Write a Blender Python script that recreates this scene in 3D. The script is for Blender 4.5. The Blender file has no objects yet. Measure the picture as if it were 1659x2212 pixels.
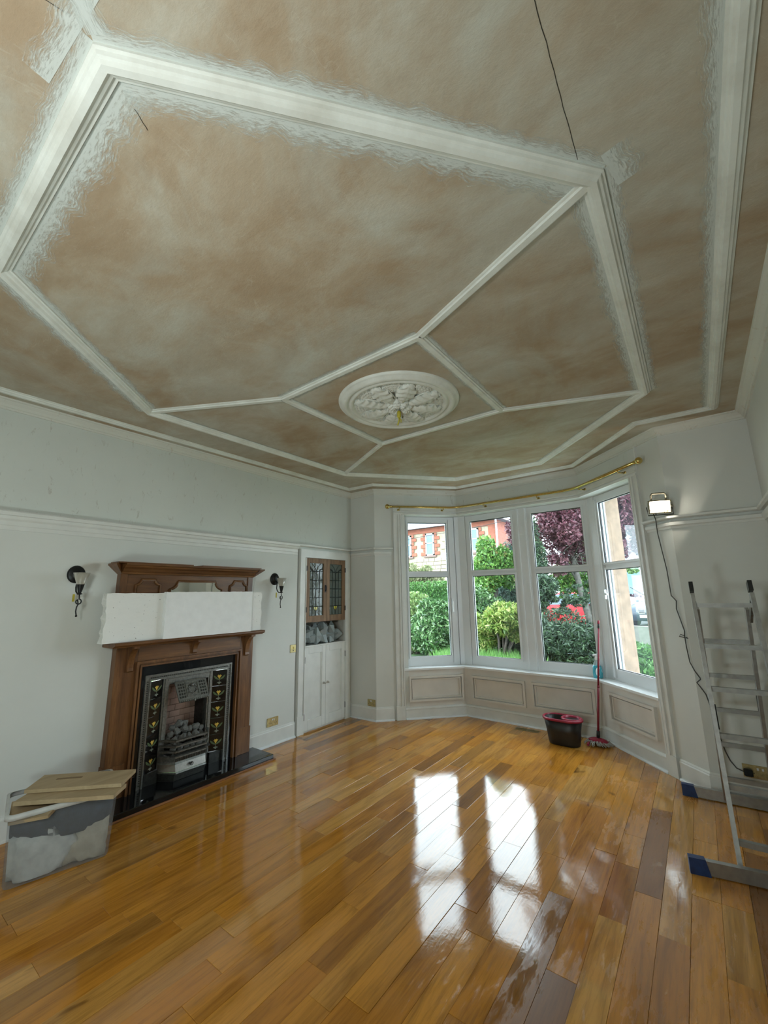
import bpy, math, random
import numpy as np
from mathutils import Vector, Matrix

# ------------------------------------------------------------------ camera, world, lights, exposure
SC = bpy.context.scene
COL = SC.collection
F_PX, YAW, PITCH, ROLL = 888.433, math.radians(36.754), math.radians(11.426), math.radians(-0.955)
fw = Vector((-math.sin(YAW) * math.cos(PITCH), math.cos(YAW) * math.cos(PITCH), math.sin(PITCH)))
rt = Vector((math.cos(YAW), math.sin(YAW), 0))
up = rt.cross(fw)
rt2 = rt * math.cos(ROLL) + up * math.sin(ROLL)
up2 = up * math.cos(ROLL) - rt * math.sin(ROLL)
cd = bpy.data.cameras.new('camera')
cd.sensor_fit = 'HORIZONTAL'; cd.sensor_width = 36.0; cd.lens = F_PX / 1659 * 36.0
cd.clip_start = 0.02; cd.clip_end = 300
cam = bpy.data.objects.new('camera', cd); COL.objects.link(cam)
m3 = Matrix((rt2, up2, -fw)).transposed()
cam.matrix_world = Matrix.Translation((0, 0, 1.53)) @ m3.to_4x4()
SC.camera = cam

SKY_STRENGTH = 8.5
w = bpy.data.worlds.new('overcast_sky'); SC.world = w; w.use_nodes = True
nt = w.node_tree; nt.nodes.clear()
wo = nt.nodes.new('ShaderNodeOutputWorld'); bg = nt.nodes.new('ShaderNodeBackground')
tc = nt.nodes.new('ShaderNodeTexCoord'); nz = nt.nodes.new('ShaderNodeTexNoise'); cr = nt.nodes.new('ShaderNodeValToRGB')
nz.inputs['Scale'].default_value = 2.5; nz.inputs['Detail'].default_value = 4
cr.color_ramp.elements[0].color = (0.74, 0.87, 1.0, 1); cr.color_ramp.elements[0].position = 0.3
cr.color_ramp.elements[1].color = (0.93, 0.98, 1.0, 1); cr.color_ramp.elements[1].position = 0.7
nt.links.new(tc.outputs['Generated'], nz.inputs['Vector']); nt.links.new(nz.outputs['Fac'], cr.inputs['Fac'])
nt.links.new(cr.outputs['Color'], bg.inputs['Color']); nt.links.new(bg.outputs['Background'], wo.inputs['Surface'])
bg.inputs['Strength'].default_value = SKY_STRENGTH

def area_light(name, loc, target, size, power, color):
    ld = bpy.data.lights.new(name, 'AREA'); ld.shape = 'DISK'; ld.size = size; ld.energy = power; ld.color = color
    o = bpy.data.objects.new(name, ld); COL.objects.link(o); o.location = loc
    o.rotation_euler = (Vector(target) - Vector(loc)).to_track_quat('-Z', 'Y').to_euler()
    return o
# lamp behind the camera, inferred from cast shadows, and an added fill light
area_light('work_lamp_behind', (-0.75, -0.62, 1.95), (-2.6, 3.0, 2.6), 0.35, 19, (0.96, 1.0, 0.99))
area_light('fill_light_behind', (-1.3, -0.6, 0.55), (-2.2, 1.9, 3.2), 0.5, 21, (0.80, 1.0, 0.97))  # unseen fill light, added to brighten the ceiling from below

SC.view_settings.view_transform = 'Standard'
SC.view_settings.look = 'None'
SC.view_settings.gamma = 1.0
SC.view_settings.use_curve_mapping = False
SC.view_settings.exposure = 0.12

# ------------------------------------------------------------------ helpers
R = random.Random(7)

class MB:
    """collects geometry in world coordinates; build() links ONE mesh object"""
    def __init__(s): s.v = []; s.f = []; s.sm = []
    def add(s, vs, fs, smooth=False):
        b = len(s.v); s.v += [tuple(p) for p in vs]
        for f in fs: s.f.append(tuple(i + b for i in f)); s.sm.append(smooth)
        return s
    def box(s, x0, y0, z0, x1, y1, z1, M=None, ch=0.0):
        x0, x1 = min(x0, x1), max(x0, x1); y0, y1 = min(y0, y1), max(y0, y1); z0, z1 = min(z0, z1), max(z0, z1)
        if ch > 0:
            pts = [(x0 + ch, y0), (x1 - ch, y0), (x1, y0 + ch), (x1, y1 - ch), (x1 - ch, y1), (x0 + ch, y1), (x0, y1 - ch), (x0, y0 + ch)]
            ins = [(x0 + 2 * ch, y0 + ch), (x1 - 2 * ch, y0 + ch), (x1 - ch, y0 + 2 * ch), (x1 - ch, y1 - 2 * ch), (x1 - 2 * ch, y1 - ch), (x0 + 2 * ch, y1 - ch), (x0 + ch, y1 - 2 * ch), (x0 + ch, y0 + 2 * ch)]
            vs = [(a, b, z0) for a, b in ins] + [(a, b, z0 + ch) for a, b in pts] + [(a, b, z1 - ch) for a, b in pts] + [(a, b, z1) for a, b in ins]
            fs = [tuple(range(7, -1, -1)), tuple(range(24, 32))]
            for k in range(3):
                for i in range(8): j = (i + 1) % 8; fs.append((8 * k + i, 8 * k + j, 8 * k + 8 + j, 8 * k + 8 + i))
        else:
            vs = [(x0, y0, z0), (x1, y0, z0), (x1, y1, z0), (x0, y1, z0), (x0, y0, z1), (x1, y0, z1), (x1, y1, z1), (x0, y1, z1)]
            fs = [(3, 2, 1, 0), (4, 5, 6, 7), (0, 1, 5, 4), (1, 2, 6, 5), (2, 3, 7, 6), (3, 0, 4, 7)]
        if M is not None: vs = [M @ Vector(p) for p in vs]
        return s.add(vs, fs)
    def prism(s, poly, z0, z1, M=None):
        """poly in xy, counter-clockwise, extruded in z"""
        n = len(poly); vs = [(p[0], p[1], z0) for p in poly] + [(p[0], p[1], z1) for p in poly]
        fs = [tuple(range(n - 1, -1, -1)), tuple(range(n, 2 * n))] + [(i, (i + 1) % n, n + (i + 1) % n, n + i) for i in range(n)]
        if M is not None: vs = [M @ Vector(p) for p in vs]
        return s.add(vs, fs)
    def ringsweep(s, rings, closed_ring=True, closed_path=False, caps=True, smooth=False):
        n = len(rings[0]); m = len(rings); vs = [p for r in rings for p in r]; fs = []
        for i in range(m if closed_path else m - 1):
            a, b = i * n, ((i + 1) % m) * n
            for j in range(n if closed_ring else n - 1):
                k = (j + 1) % n; fs.append((a + j, a + k, b + k, b + j))
        if caps and not closed_path and closed_ring:
            fs.append(tuple(range(n - 1, -1, -1))); fs.append(tuple((m - 1) * n + j for j in range(n)))
        return s.add(vs, fs, smooth)
    def tube(s, pts, r, n=8, closed=False, caps=True):
        P = [Vector(p) for p in pts]; m = len(P); rings = []
        rr = r if hasattr(r, '__len__') else [r] * m; ref = None
        for i in range(m):
            if closed: t = P[(i + 1) % m] - P[i - 1]
            else: t = P[min(i + 1, m - 1)] - P[max(i - 1, 0)]
            t.normalize()
            if ref is None: ref = Vector((0, 0, 1)) if abs(t.z) < 0.9 else Vector((1, 0, 0))
            a = t.cross(ref)
            if a.length < 1e-4: a = t.cross(Vector((0.3, 1, 0.2)))
            a.normalize(); b = t.cross(a).normalized(); ref = a.cross(t).normalized()
            rings.append([P[i] + (a * math.cos(2 * math.pi * k / n) + b * math.sin(2 * math.pi * k / n)) * rr[i] for k in range(n)])
        return s.ringsweep(rings, True, closed, caps, True)
    def lathe(s, prof, origin, axis=(0, 0, 1), n=24, caps=True, sx=1, sy=1):
        """prof list of (radius, distance along axis)"""
        ax = Vector(axis).normalized(); a = ax.orthogonal().normalized()
        if abs(ax.z) < 0.5: b = Vector((0, 0, 1)); a = b.cross(ax).normalized(); b = ax.cross(a)
        else: a = Vector((1, 0, 0)); b = ax.cross(a).normalized(); a = b.cross(ax)
        O = Vector(origin)
        rings = [[O + ax * h + (a * math.cos(2 * math.pi * k / n) * sx + b * math.sin(2 * math.pi * k / n) * sy) * max(r, 1e-4) for k in range(n)] for r, h in prof]
        return s.ringsweep(rings, True, False, caps, True)
    def ball(s, c, r, n=12, sq=(1, 1, 1)):
        rings = []
        for i in range(1, n // 2 + 1):
            th = math.pi * (i - 0.5) / (n // 2)
            rings.append([(c[0] + r * sq[0] * math.sin(th) * math.cos(2 * math.pi * k / n), c[1] + r * sq[1] * math.sin(th) * math.sin(2 * math.pi * k / n), c[2] + r * sq[2] * math.cos(th)) for k in range(n)])
        return s.ringsweep(rings, True, False, True, True)
    def build(s, name, mat, parent=None, kind=None, label=None):
        me = bpy.data.meshes.new(name)
        off = parent.matrix_basis.translation if parent is not None else Vector((0, 0, 0))
        if parent is not None and parent.get('_abs') is not None: off = Vector(parent['_abs'])
        me.from_pydata([(p[0] - off[0], p[1] - off[1], p[2] - off[2]) for p in s.v], [], s.f)
        me.polygons.foreach_set('use_smooth', s.sm)
        me.materials.append(mat); me.update()
        o = bpy.data.objects.new(name, me); COL.objects.link(o)
        if parent is not None: o.parent = parent; o['_abs'] = [off[0], off[1], off[2]]
        if kind: o['kind'] = kind
        if label: o['label'] = label
        return o

def thing(name, label, cat, loc, group=None):
    o = bpy.data.objects.new(name, None); COL.objects.link(o); o.location = loc; o.empty_display_size = 0.1
    o['label'] = label; o['category'] = cat; o['_abs'] = list(loc)
    if group: o['group'] = group
    bpy.context.view_layer.update()
    return o
def tag(o, label, cat, group=None):
    o['label'] = label; o['category'] = cat
    if group: o['group'] = group
    return o
def setting(name, loc=(0, 0, 0)):
    o = bpy.data.objects.new(name, None); COL.objects.link(o); o.location = loc; o['kind'] = 'structure'; o['_abs'] = list(loc)
    return o
def copy_tree(src, loc, label=None):
    c = src.copy(); COL.objects.link(c); c.location = loc
    if label: c['label'] = label
    for ch in src.children:
        d = ch.copy(); COL.objects.link(d); d.parent = c
        for g in ch.children:
            e = g.copy(); COL.objects.link(e); e.parent = d
    return c

def offset_path(path, off, closed=False):
    """mitred offset, positive = left of travel"""
    out = []; n = len(path)
    for i in range(n):
        p = Vector(path[i][:2])
        pr = Vector(path[i - 1][:2]) if (closed or i > 0) else None
        nx = Vector(path[(i + 1) % n][:2]) if (closed or i < n - 1) else None
        d1 = (p - pr).normalized() if pr is not None else None
        d2 = (nx - p).normalized() if nx is not None else None
        if d1 is None: d1 = d2
        if d2 is None: d2 = d1
        n1 = Vector((-d1.y, d1.x)); n2 = Vector((-d2.y, d2.x)); b = n1 + n2
        b = b / b.length_squared * 2 if b.length > 1e-6 else n1
        out.append(p + b * off)
    return out
def moulding(path, prof, closed=False, mb=None):
    """path xy, prof closed polygon of (offset,z)"""
    mb = mb or MB(); offs = {}
    for o, z in prof:
        if o not in offs: offs[o] = offset_path(path, o, closed)
    rings = [[(offs[o][i].x, offs[o][i].y, z) for o, z in prof] for i in range(len(path))]
    return mb.ringsweep(rings, True, closed, True)

# ------------------------------------------------------------------ materials
def rgb(r, g, b): return (r, g, b, 1)
def s2l(r, g, b):
    f = lambda c: (c / 255 / 12.92) if c / 255 <= 0.04045 else ((c / 255 + 0.055) / 1.055) ** 2.4
    return (f(r), f(g), f(b), 1)
class Mat:
    def __init__(s, name):
        s.m = bpy.data.materials.new(name); s.m.use_nodes = True; s.nt = s.m.node_tree
        s.b = s.nt.nodes['Principled BSDF']; s.out = s.nt.nodes['Material Output']
    def n(s, t, **kw):
        k = s.nt.nodes.new(t)
        for a, v in kw.items():
            if a in k.inputs.keys(): k.inputs[a].default_value = v
            else: setattr(k, a, v)
        return k
    def l(s, a, b): s.nt.links.new(a, b)
    def coords(s, scale=(1, 1, 1), kind='Object', rnd=False):
        t = s.n('ShaderNodeTexCoord'); mp = s.n('ShaderNodeMapping'); mp.inputs['Scale'].default_value = scale
        if rnd:
            oi = s.n('ShaderNodeObjectInfo'); cx = s.n('ShaderNodeCombineXYZ'); mu = s.n('ShaderNodeMath', operation='MULTIPLY'); mu.inputs[1].default_value = 57.0
            s.l(oi.outputs['Random'], mu.inputs[0]); s.l(mu.outputs[0], cx.inputs[0]); s.l(mu.outputs[0], cx.inputs[2])
            va = s.n('ShaderNodeVectorMath', operation='ADD'); s.l(t.outputs[kind], va.inputs[0]); s.l(cx.outputs[0], va.inputs[1]); s.l(va.outputs[0], mp.inputs[0])
        else: s.l(t.outputs[kind], mp.inputs[0])
        return mp.outputs[0]
    def noise(s, vec, scale, detail=3, rough=0.5, dist=0.0):
        k = s.n('ShaderNodeTexNoise'); k.inputs['Scale'].default_value = scale; k.inputs['Detail'].default_value = detail
        k.inputs['Roughness'].default_value = rough; k.inputs['Distortion'].default_value = dist; s.l(vec, k.inputs['Vector']); return k.outputs['Fac']
    def ramp(s, fac, stops):
        k = s.n('ShaderNodeValToRGB'); e = k.color_ramp.elements
        while len(e) > 1: e.remove(e[-1])
        e[0].position = stops[0][0]; e[0].color = stops[0][1]
        for p, c in stops[1:]: q = e.new(p); q.color = c
        s.l(fac, k.inputs[0]); return k.outputs[0]
    def mix(s, fac, a, b, mode='MIX'):
        k = s.n('ShaderNodeMix', data_type='RGBA', blend_type=mode)
        for sock, v in ((k.inputs[0], fac), (k.inputs[6], a), (k.inputs[7], b)):
            if hasattr(v, 'is_linked') or hasattr(v, 'links'): s.l(v, sock)
            else: sock.default_value = v
        return k.outputs[2]
    def bump(s, h, strength, dist=0.01):
        k = s.n('ShaderNodeBump'); k.inputs['Strength'].default_value = strength; k.inputs['Distance'].default_value = dist
        s.l(h, k.inputs['Height']); s.l(k.outputs[0], s.b.inputs['Normal'])
    def col(s, v):
        if hasattr(v, 'links'): s.l(v, s.b.inputs['Base Color'])
        else: s.b.inputs['Base Color'].default_value = v
    def set(s, **kw):
        for k, v in kw.items():
            i = s.b.inputs[k.replace('_', ' ')]
            if hasattr(v, 'links'): s.l(v, i)
            else: i.default_value = v
def plain(name, c, rough=0.5, metal=0.0, var=0.08, vs=20, bump=0.0, bs=80):
    M = Mat(name); v = M.coords(); f = M.noise(v, vs, 3)
    d = tuple(x * (1 - var) for x in c[:3]) + (1,); h = tuple(min(1, x * (1 + var)) for x in c[:3]) + (1,)
    M.col(M.ramp(f, [(0.3, d), (0.7, h)])); M.set(Roughness=rough, Metallic=metal)
    if bump: M.bump(M.noise(v, bs, 3), bump, 0.002)
    return M.m

def wall_material(name, base, stain, scuff=True):
    M = Mat(name); v = M.coords(); f = M.noise(v, 1.6, 5, 0.6)
    c = M.ramp(f, [(0.3, tuple(x * 0.93 for x in base[:3]) + (1,)), (0.7, base)])
    if scuff:
        v2 = M.coords((1, 1, 0.35)); g = M.noise(v2, 22, 6, 0.75, 0.6)
        c = M.mix(M.ramp(g, [(0.60, rgb(0, 0, 0)), (0.66, rgb(0.55, 0.55, 0.55))]), c, stain)
    M.col(c); M.set(Roughness=0.55)
    M.bump(M.noise(v, 160, 4, 0.7), 0.12, 0.002)
    return M.m
MW = wall_material('painted_wall', rgb(0.67, 0.685, 0.65), rgb(0.66, 0.68, 0.65), False)
MWC = wall_material('worn_frieze_paint', rgb(0.64, 0.67, 0.63), rgb(0.40, 0.38, 0.33), True)
MTRIM = plain('gloss_white_trim', rgb(0.70, 0.71, 0.68), 0.32, 0, 0.05, 8)
MCORN = wall_material('distressed_cornice_paint', rgb(0.66, 0.66, 0.60), rgb(0.50, 0.40, 0.30), True)
MPANEL = plain('panel_paint', rgb(0.66, 0.63, 0.58), 0.4, 0, 0.05, 6)
MSILL = plain('sill_gloss', rgb(0.80, 0.82, 0.82), 0.18, 0, 0.03, 6)
MUPVC = plain('white_upvc', rgb(0.74, 0.76, 0.77), 0.28, 0, 0.02, 6)
MGASK = plain('black_gasket', rgb(0.012, 0.013, 0.015), 0.5)
MBRASS = plain('polished_brass', rgb(0.62, 0.47, 0.17), 0.22, 1.0, 0.1, 30)
MBRASSD = plain('aged_brass', rgb(0.50, 0.41, 0.20), 0.35, 1.0, 0.2, 60)
MDARKHOLE = plain('dark_slot', rgb(0.01, 0.01, 0.01), 0.6)
MCHROME = plain('brushed_steel', rgb(0.50, 0.49, 0.46), 0.28, 1.0, 0.1, 60)

def ceiling_material():
    M = Mat('skimmed_ceiling_plaster'); v = M.coords()
    big = M.noise(v, 0.95, 6, 0.62, 0.9); sw = M.noise(M.coords((1, 1.8, 1)), 2.2, 8, 0.62, 0.5); fine = M.noise(v, 34, 5, 0.7)
    c = M.ramp(big, [(0.34, s2l(160, 139, 112)), (0.45, s2l(170, 151, 125)), (0.52, s2l(178, 171, 154)), (0.60, s2l(186, 189, 178))])
    c2 = M.ramp(sw, [(0.38, s2l(160, 137, 110)), (0.52, s2l(178, 163, 141)), (0.66, s2l(194, 190, 176))])
    c = M.mix(0.5, c, c2)
    c = M.mix(M.ramp(fine, [(0.35, rgb(0.25, 0.25, 0.25)), (0.65, rgb(0, 0, 0))]), c, M.mix(0.5, c, s2l(140, 120, 98)))
    # hairline pale trowel scratches
    k = M.noise(M.coords((1, 1, 1)), 1.4, 3, 0.6, 3.5)
    scr = M.ramp(k, [(0.497, rgb(0, 0, 0)), (0.5, rgb(0.18, 0.18, 0.18)), (0.503, rgb(0, 0, 0))])
    c = M.mix(scr, c, s2l(205, 200, 185))
    M.col(c); M.set(Roughness=0.75)
    h = M.noise(M.coords((1, 1.8, 1)), 34, 6, 0.75, 0.2); M.bump(h, 0.35, 0.006)
    return M.m
MCEIL = ceiling_material()
def plaster_white():
    M = Mat('white_plaster_moulding'); v = M.coords(); f = M.noise(v, 5, 6, 0.65)
    M.col(M.ramp(f, [(0.3, rgb(0.60, 0.60, 0.54)), (0.6, rgb(0.74, 0.76, 0.71))])); M.set(Roughness=0.5)
    M.bump(M.noise(v, 70, 4, 0.6), 0.25, 0.002); return M.m
MPLAS = plaster_white()
def smear_material():
    M = Mat('filler_smear'); v = M.coords(); 
    uv = M.n('ShaderNodeUVMap'); uv.uv_map = 'UVMap'; sp = M.n('ShaderNodeSeparateXYZ'); M.l(uv.outputs[0], sp.inputs[0])
    streak = M.n('ShaderNodeMapping'); streak.inputs['Scale'].default_value = (2.2, 4.5, 1); M.l(uv.outputs[0], streak.inputs[0])
    f = M.noise(streak.outputs[0], 3.0, 8, 0.75, 0.05)
    a = M.n('ShaderNodeMath', operation='SUBTRACT'); M.l(f, a.inputs[0])
    e = M.n('ShaderNodeMath', operation='MULTIPLY'); e.inputs[1].default_value = 0.36; M.l(sp.outputs[1], e.inputs[0])
    M.l(e.outputs[0], a.inputs[1])
    al = M.ramp(a.outputs[0], [(0.18, rgb(0, 0, 0)), (0.42, rgb(0.85, 0.85, 0.85))])
    M.col(rgb(0.64, 0.68, 0.64)); M.set(Roughness=0.7, Alpha=al); return M.m
MSMEAR = smear_material()

def wood(name, dark, mid, light, axis='Y', rough=0.35, scale=1.0, coat=0.0):
    sc = {'X': (1.2, 14, 14), 'Y': (14, 1.2, 14), 'Z': (14, 14, 1.2)}[axis]
    M = Mat(name); v = M.coords(tuple(k * scale for k in sc), rnd=True)
    g = M.noise(v, 1.0, 6, 0.6, 1.1); fine = M.noise(M.coords(tuple(k * scale * 6 for k in sc), rnd=True), 1.5, 4, 0.7)
    c = M.ramp(g, [(0.3, dark), (0.5, mid), (0.72, light)])
    c = M.mix(M.ramp(fine, [(0.35, rgb(0.45, 0.45, 0.45)), (0.55, rgb(0, 0, 0))]), c, dark)
    M.col(c); M.set(Roughness=rough)
    if coat: M.set(Coat_Weight=coat, Coat_Roughness=0.15)
    M.bump(fine, 0.12, 0.001); return M.m
MOAK = wood('mantel_oak', rgb(0.075, 0.028, 0.009), rgb(0.155, 0.066, 0.021), rgb(0.235, 0.108, 0.036), 'Y', 0.38)
MOAKZ = wood('mantel_oak_upright', rgb(0.075, 0.028, 0.009), rgb(0.155, 0.066, 0.021), rgb(0.235, 0.108, 0.036), 'Z', 0.38)
MPINE = wood('stripped_pine', rgb(0.12, 0.062, 0.028), rgb(0.22, 0.125, 0.06), rgb(0.32, 0.19, 0.10), 'Z', 0.55)
MMDF = wood('pale_mdf', rgb(0.36, 0.27, 0.155), rgb(0.45, 0.34, 0.20), rgb(0.50, 0.39, 0.24), 'Y', 0.7, 0.5)

def plank_material():
    M = Mat('varnished_oak_plank'); oi = M.n('ShaderNodeObjectInfo'); rnd = oi.outputs['Random']
    v = M.coords((9, 0.9, 9), rnd=True)
    base = M.ramp(rnd, [(0.0, rgb(0.34, 0.135, 0.016)), (0.04, rgb(0.19, 0.075, 0.014)), (0.09, rgb(0.53, 0.22, 0.028)), (0.34, rgb(0.64, 0.285, 0.038)), (0.48, rgb(0.50, 0.195, 0.020)),
                        (0.62, rgb(0.60, 0.28, 0.048)), (0.74, rgb(0.38, 0.145, 0.018)), (0.86, rgb(0.66, 0.34, 0.08)), (0.96, rgb(0.46, 0.22, 0.045)), (1.0, rgb(0.30, 0.13, 0.022))])
    g = M.noise(v, 1.0, 7, 0.62, 1.6)
    c = M.mix(M.ramp(g, [(0.32, rgb(0.75, 0.75, 0.75)), (0.56, rgb(0, 0, 0))]), base, M.mix(0.65, base, rgb(0.10, 0.035, 0.005)))
    fine = M.noise(M.coords((55, 3.0, 55), rnd=True), 1.5, 5, 0.7, 0.3)
    c = M.mix(M.ramp(fine, [(0.36, rgb(0.38, 0.38, 0.38)), (0.52, rgb(0, 0, 0))]), c, M.mix(0.7, c, rgb(0.06, 0.02, 0.003)))
    kn = M.noise(M.coords((3.2, 1.4, 3.2), rnd=True), 2.0, 3, 0.5, 0.5)
    c = M.mix(M.ramp(kn, [(0.70, rgb(0, 0, 0)), (0.77, rgb(0.8, 0.8, 0.8))]), c, rgb(0.07, 0.026, 0.008))
    M.col(c)
    # wet varnish: mirror-like where freshly coated, duller where it has gone off (patches and per plank)
    wp = M.coords(kind='Object'); geo = M.n('ShaderNodeNewGeometry'); pos = geo.outputs['Position']
    patch = M.noise(pos, 1.1, 4, 0.6, 0.8)
    fr = M.n('ShaderNodeMapping'); fr.inputs['Scale'].default_value = (16, 3.2, 1); M.l(pos, fr.inputs[0])
    fray = M.noise(fr.outputs[0], 1.6, 7, 0.75, 0.6)
    sx = M.n('ShaderNodeSeparateXYZ'); M.l(pos, sx.inputs[0])
    mr = M.n('ShaderNodeMapRange'); mr.inputs['From Min'].default_value = -0.55; mr.inputs['From Max'].default_value = -1.25; M.l(sx.outputs[0], mr.inputs[0])
    t = M.n('ShaderNodeMath', operation='MULTIPLY_ADD'); M.l(patch, t.inputs[0]); t.inputs[1].default_value = 0.9; M.l(fray, t.inputs[2])
    t2 = M.n('ShaderNodeMath', operation='MULTIPLY_ADD'); M.l(mr.outputs[0], t2.inputs[0]); t2.inputs[1].default_value = 0.35; M.l(t.outputs[0], t2.inputs[2])
    t3 = M.n('ShaderNodeMath', operation='MULTIPLY_ADD'); M.l(rnd, t3.inputs[0]); t3.inputs[1].default_value = 0.22; M.l(t2.outputs[0], t3.inputs[2])
    rough = M.ramp(t3.outputs[0], [(0.0, rgb(0.45, 0.45, 0.45)), (0.98, rgb(0.34, 0.34, 0.34)), (1.0, rgb(0.30, 0.30, 0.30))])
    mp = M.n('ShaderNodeMapRange'); mp.inputs['From Min'].default_value = 0.98; mp.inputs['From Max'].default_value = 1.12
    mp.inputs['To Min'].default_value = 0.36; mp.inputs['To Max'].default_value = 0.055; M.l(t3.outputs[0], mp.inputs[0])
    M.set(Roughness=mp.outputs[0]); M.b.inputs['IOR'].default_value = 1.55
    M.b.inputs['Coat Weight'].default_value = 0.12; M.l(mp.outputs[0], M.b.inputs['Coat Roughness'])
    hm = M.n('ShaderNodeMath', operation='MULTIPLY_ADD'); M.l(fine, hm.inputs[0]); hm.inputs[1].default_value = 0.35; M.l(M.noise(pos, 11, 4, 0.6), hm.inputs[2])
    M.bump(hm.outputs[0], 0.10, 0.004)
    return M.m
MPLANK = plank_material()

def glass(name, tint=(0.93, 0.97, 0.97, 1), haze=0.0):
    M = Mat(name); M.nt.nodes.remove(M.b)
    tr = M.n('ShaderNodeBsdfTransparent'); tr.inputs[0].default_value = tint
    gl = M.n('ShaderNodeBsdfGlossy'); gl.inputs['Roughness'].default_value = 0.01; gl.inputs[0].default_value = (0.9, 0.95, 1, 1)
    lw_ = M.n('ShaderNodeLayerWeight'); lw_.inputs[0].default_value = .5
    pw = M.n('ShaderNodeMath', operation='POWER'); pw.inputs[1].default_value = 5.0; M.l(lw_.outputs['Facing'], pw.inputs[0])
    fr = M.n('ShaderNodeMath', operation='MULTIPLY_ADD'); M.l(pw.outputs[0], fr.inputs[0]); fr.inputs[1].default_value = .9; fr.inputs[2].default_value = .035
    mx = M.n('ShaderNodeMixShader'); M.l(fr.outputs[0], mx.inputs[0]); M.l(tr.outputs[0], mx.inputs[1]); M.l(gl.outputs[0], mx.inputs[2])
    o = mx.outputs[0]
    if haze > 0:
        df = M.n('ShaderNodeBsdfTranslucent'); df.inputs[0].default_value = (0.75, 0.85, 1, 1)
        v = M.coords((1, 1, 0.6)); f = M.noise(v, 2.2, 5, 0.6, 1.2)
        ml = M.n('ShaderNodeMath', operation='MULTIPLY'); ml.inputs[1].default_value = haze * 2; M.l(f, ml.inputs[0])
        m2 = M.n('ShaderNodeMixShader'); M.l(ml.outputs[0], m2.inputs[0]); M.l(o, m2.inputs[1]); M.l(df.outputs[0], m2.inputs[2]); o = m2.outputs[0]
    M.l(o, M.out.inputs['Surface']); return M.m
MGLASS = glass('window_glass'); MGLASSH = glass('reflection_haze_glass', haze=0.010)  # second glass has a bluish reflection haze put into its colour

def leafmat(name, stops, rough=0.5, trans=0.25):
    M = Mat(name); g = M.n('ShaderNodeNewGeometry'); stops = [(p_, tuple((x_ * .88 + sum(q_[:3]) / 3 * .16) * .68 for x_ in q_[:3]) + (1,)) for p_, q_ in stops]; c = M.ramp(g.outputs['Random Per Island'], stops); M.col(c); M.set(Roughness=rough)
    t = M.n('ShaderNodeBsdfTranslucent'); M.l(c, t.inputs[0]); mx = M.n('ShaderNodeMixShader'); mx.inputs[0].default_value = trans
    M.l(M.b.outputs[0], mx.inputs[1]); M.l(t.outputs[0], mx.inputs[2]); M.l(mx.outputs[0], M.out.inputs['Surface']); return M.m

# ------------------------------------------------------------------ room shell
WX0, WX1, WY0, WYL, WYR, H = -3.82, 0.49, -0.95, 4.32, 4.27, 2.955
P0, P1, P2, P3 = Vector((-3.40, 4.33)), Vector((-2.585, 5.17)), Vector((-0.975, 5.14)), Vector((-0.115, 4.27))
BAY = [P0, P1, P2, P3]
tL, tC, tR = (P1 - P0).normalized(), (P2 - P1).normalized(), (P3 - P2).normalized()
nL, nC, nR = (Vector((-t.y, t.x)) for t in (tL, tC, tR))
LL, LC, LR = (P1 - P0).length, (P2 - P1).length, (P3 - P2).length
def wp(seg, s, off):
    P, t, n = {'L': (P0, tL, nL), 'C': (P1, tC, nC), 'R': (P2, tR, nR)}[seg]
    return P + t * s + n * off
def wbox(mb, seg, s0, s1, o0, o1, z0, z1):
    a, b, c, d = wp(seg, s0, o0), wp(seg, s1, o0), wp(seg, s1, o1), wp(seg, s0, o1)
    return mb.prism([a, b, c, d] if o1 > o0 else [d, c, b, a], z0, z1)
TH = 0.42
MROOMOUT = plain('sandstone_rubble', rgb(0.27, 0.185, 0.125), 0.85, 0, 0.2, 12, 0.4, 40)

# floor
floor = setting('floor')
m = MB(); m.prism([(WX0 - .05, WY0 - .05), (WX1 + .05, WY0 - .05), (WX1 + .05, WYR), (P3.x, P3.y + .05), (P2.x + .03, P2.y + .1), (P1.x - .03, P1.y + .1), (P0.x - .05, P0.y + .05), (WX0 - .05, WYL + .03)], -0.08, -0.0125)
m.build('subfloor', plain('dark_joint', rgb(0.03, 0.012, 0.004), 0.8), floor)
_pm = {}
def plank_mesh(L):
    k = round(L, 3)
    if k not in _pm:
        b = MB(); b.box(0.0004, 0.0004, -0.012, 0.1196, k - 0.0004, 0, ch=0.0009)
        me = bpy.data.meshes.new('plank'); me.from_pydata(b.v, [], b.f); me.materials.append(MPLANK); me.update(); _pm[k] = me
    return _pm[k]
def row_end(x):
    if x < P0.x: return WYL + .0
    if x < P1.x: return P0.y + (x - P0.x) / (P1.x - P0.x) * (P1.y - P0.y)
    if x < P2.x: return P1.y - 0.01
    if x < P3.x: return P2.y + (x - P2.x) / (P3.x - P2.x) * (P3.y - P2.y)
    return WYR
fixed = {-1.914: [1.224, 2.1, 2.75], -1.314: [1.45, 2.347, 2.668, 3.7], -0.714: [2.028, 3.04, 4.2], -0.474: [1.9, 2.763, 3.8], -0.354: [2.5, 4.058], -0.234: [2.9, 3.5]}
x = -0.234 + 0.12 * 6
rp = random.Random(11); npl = 0
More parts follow.
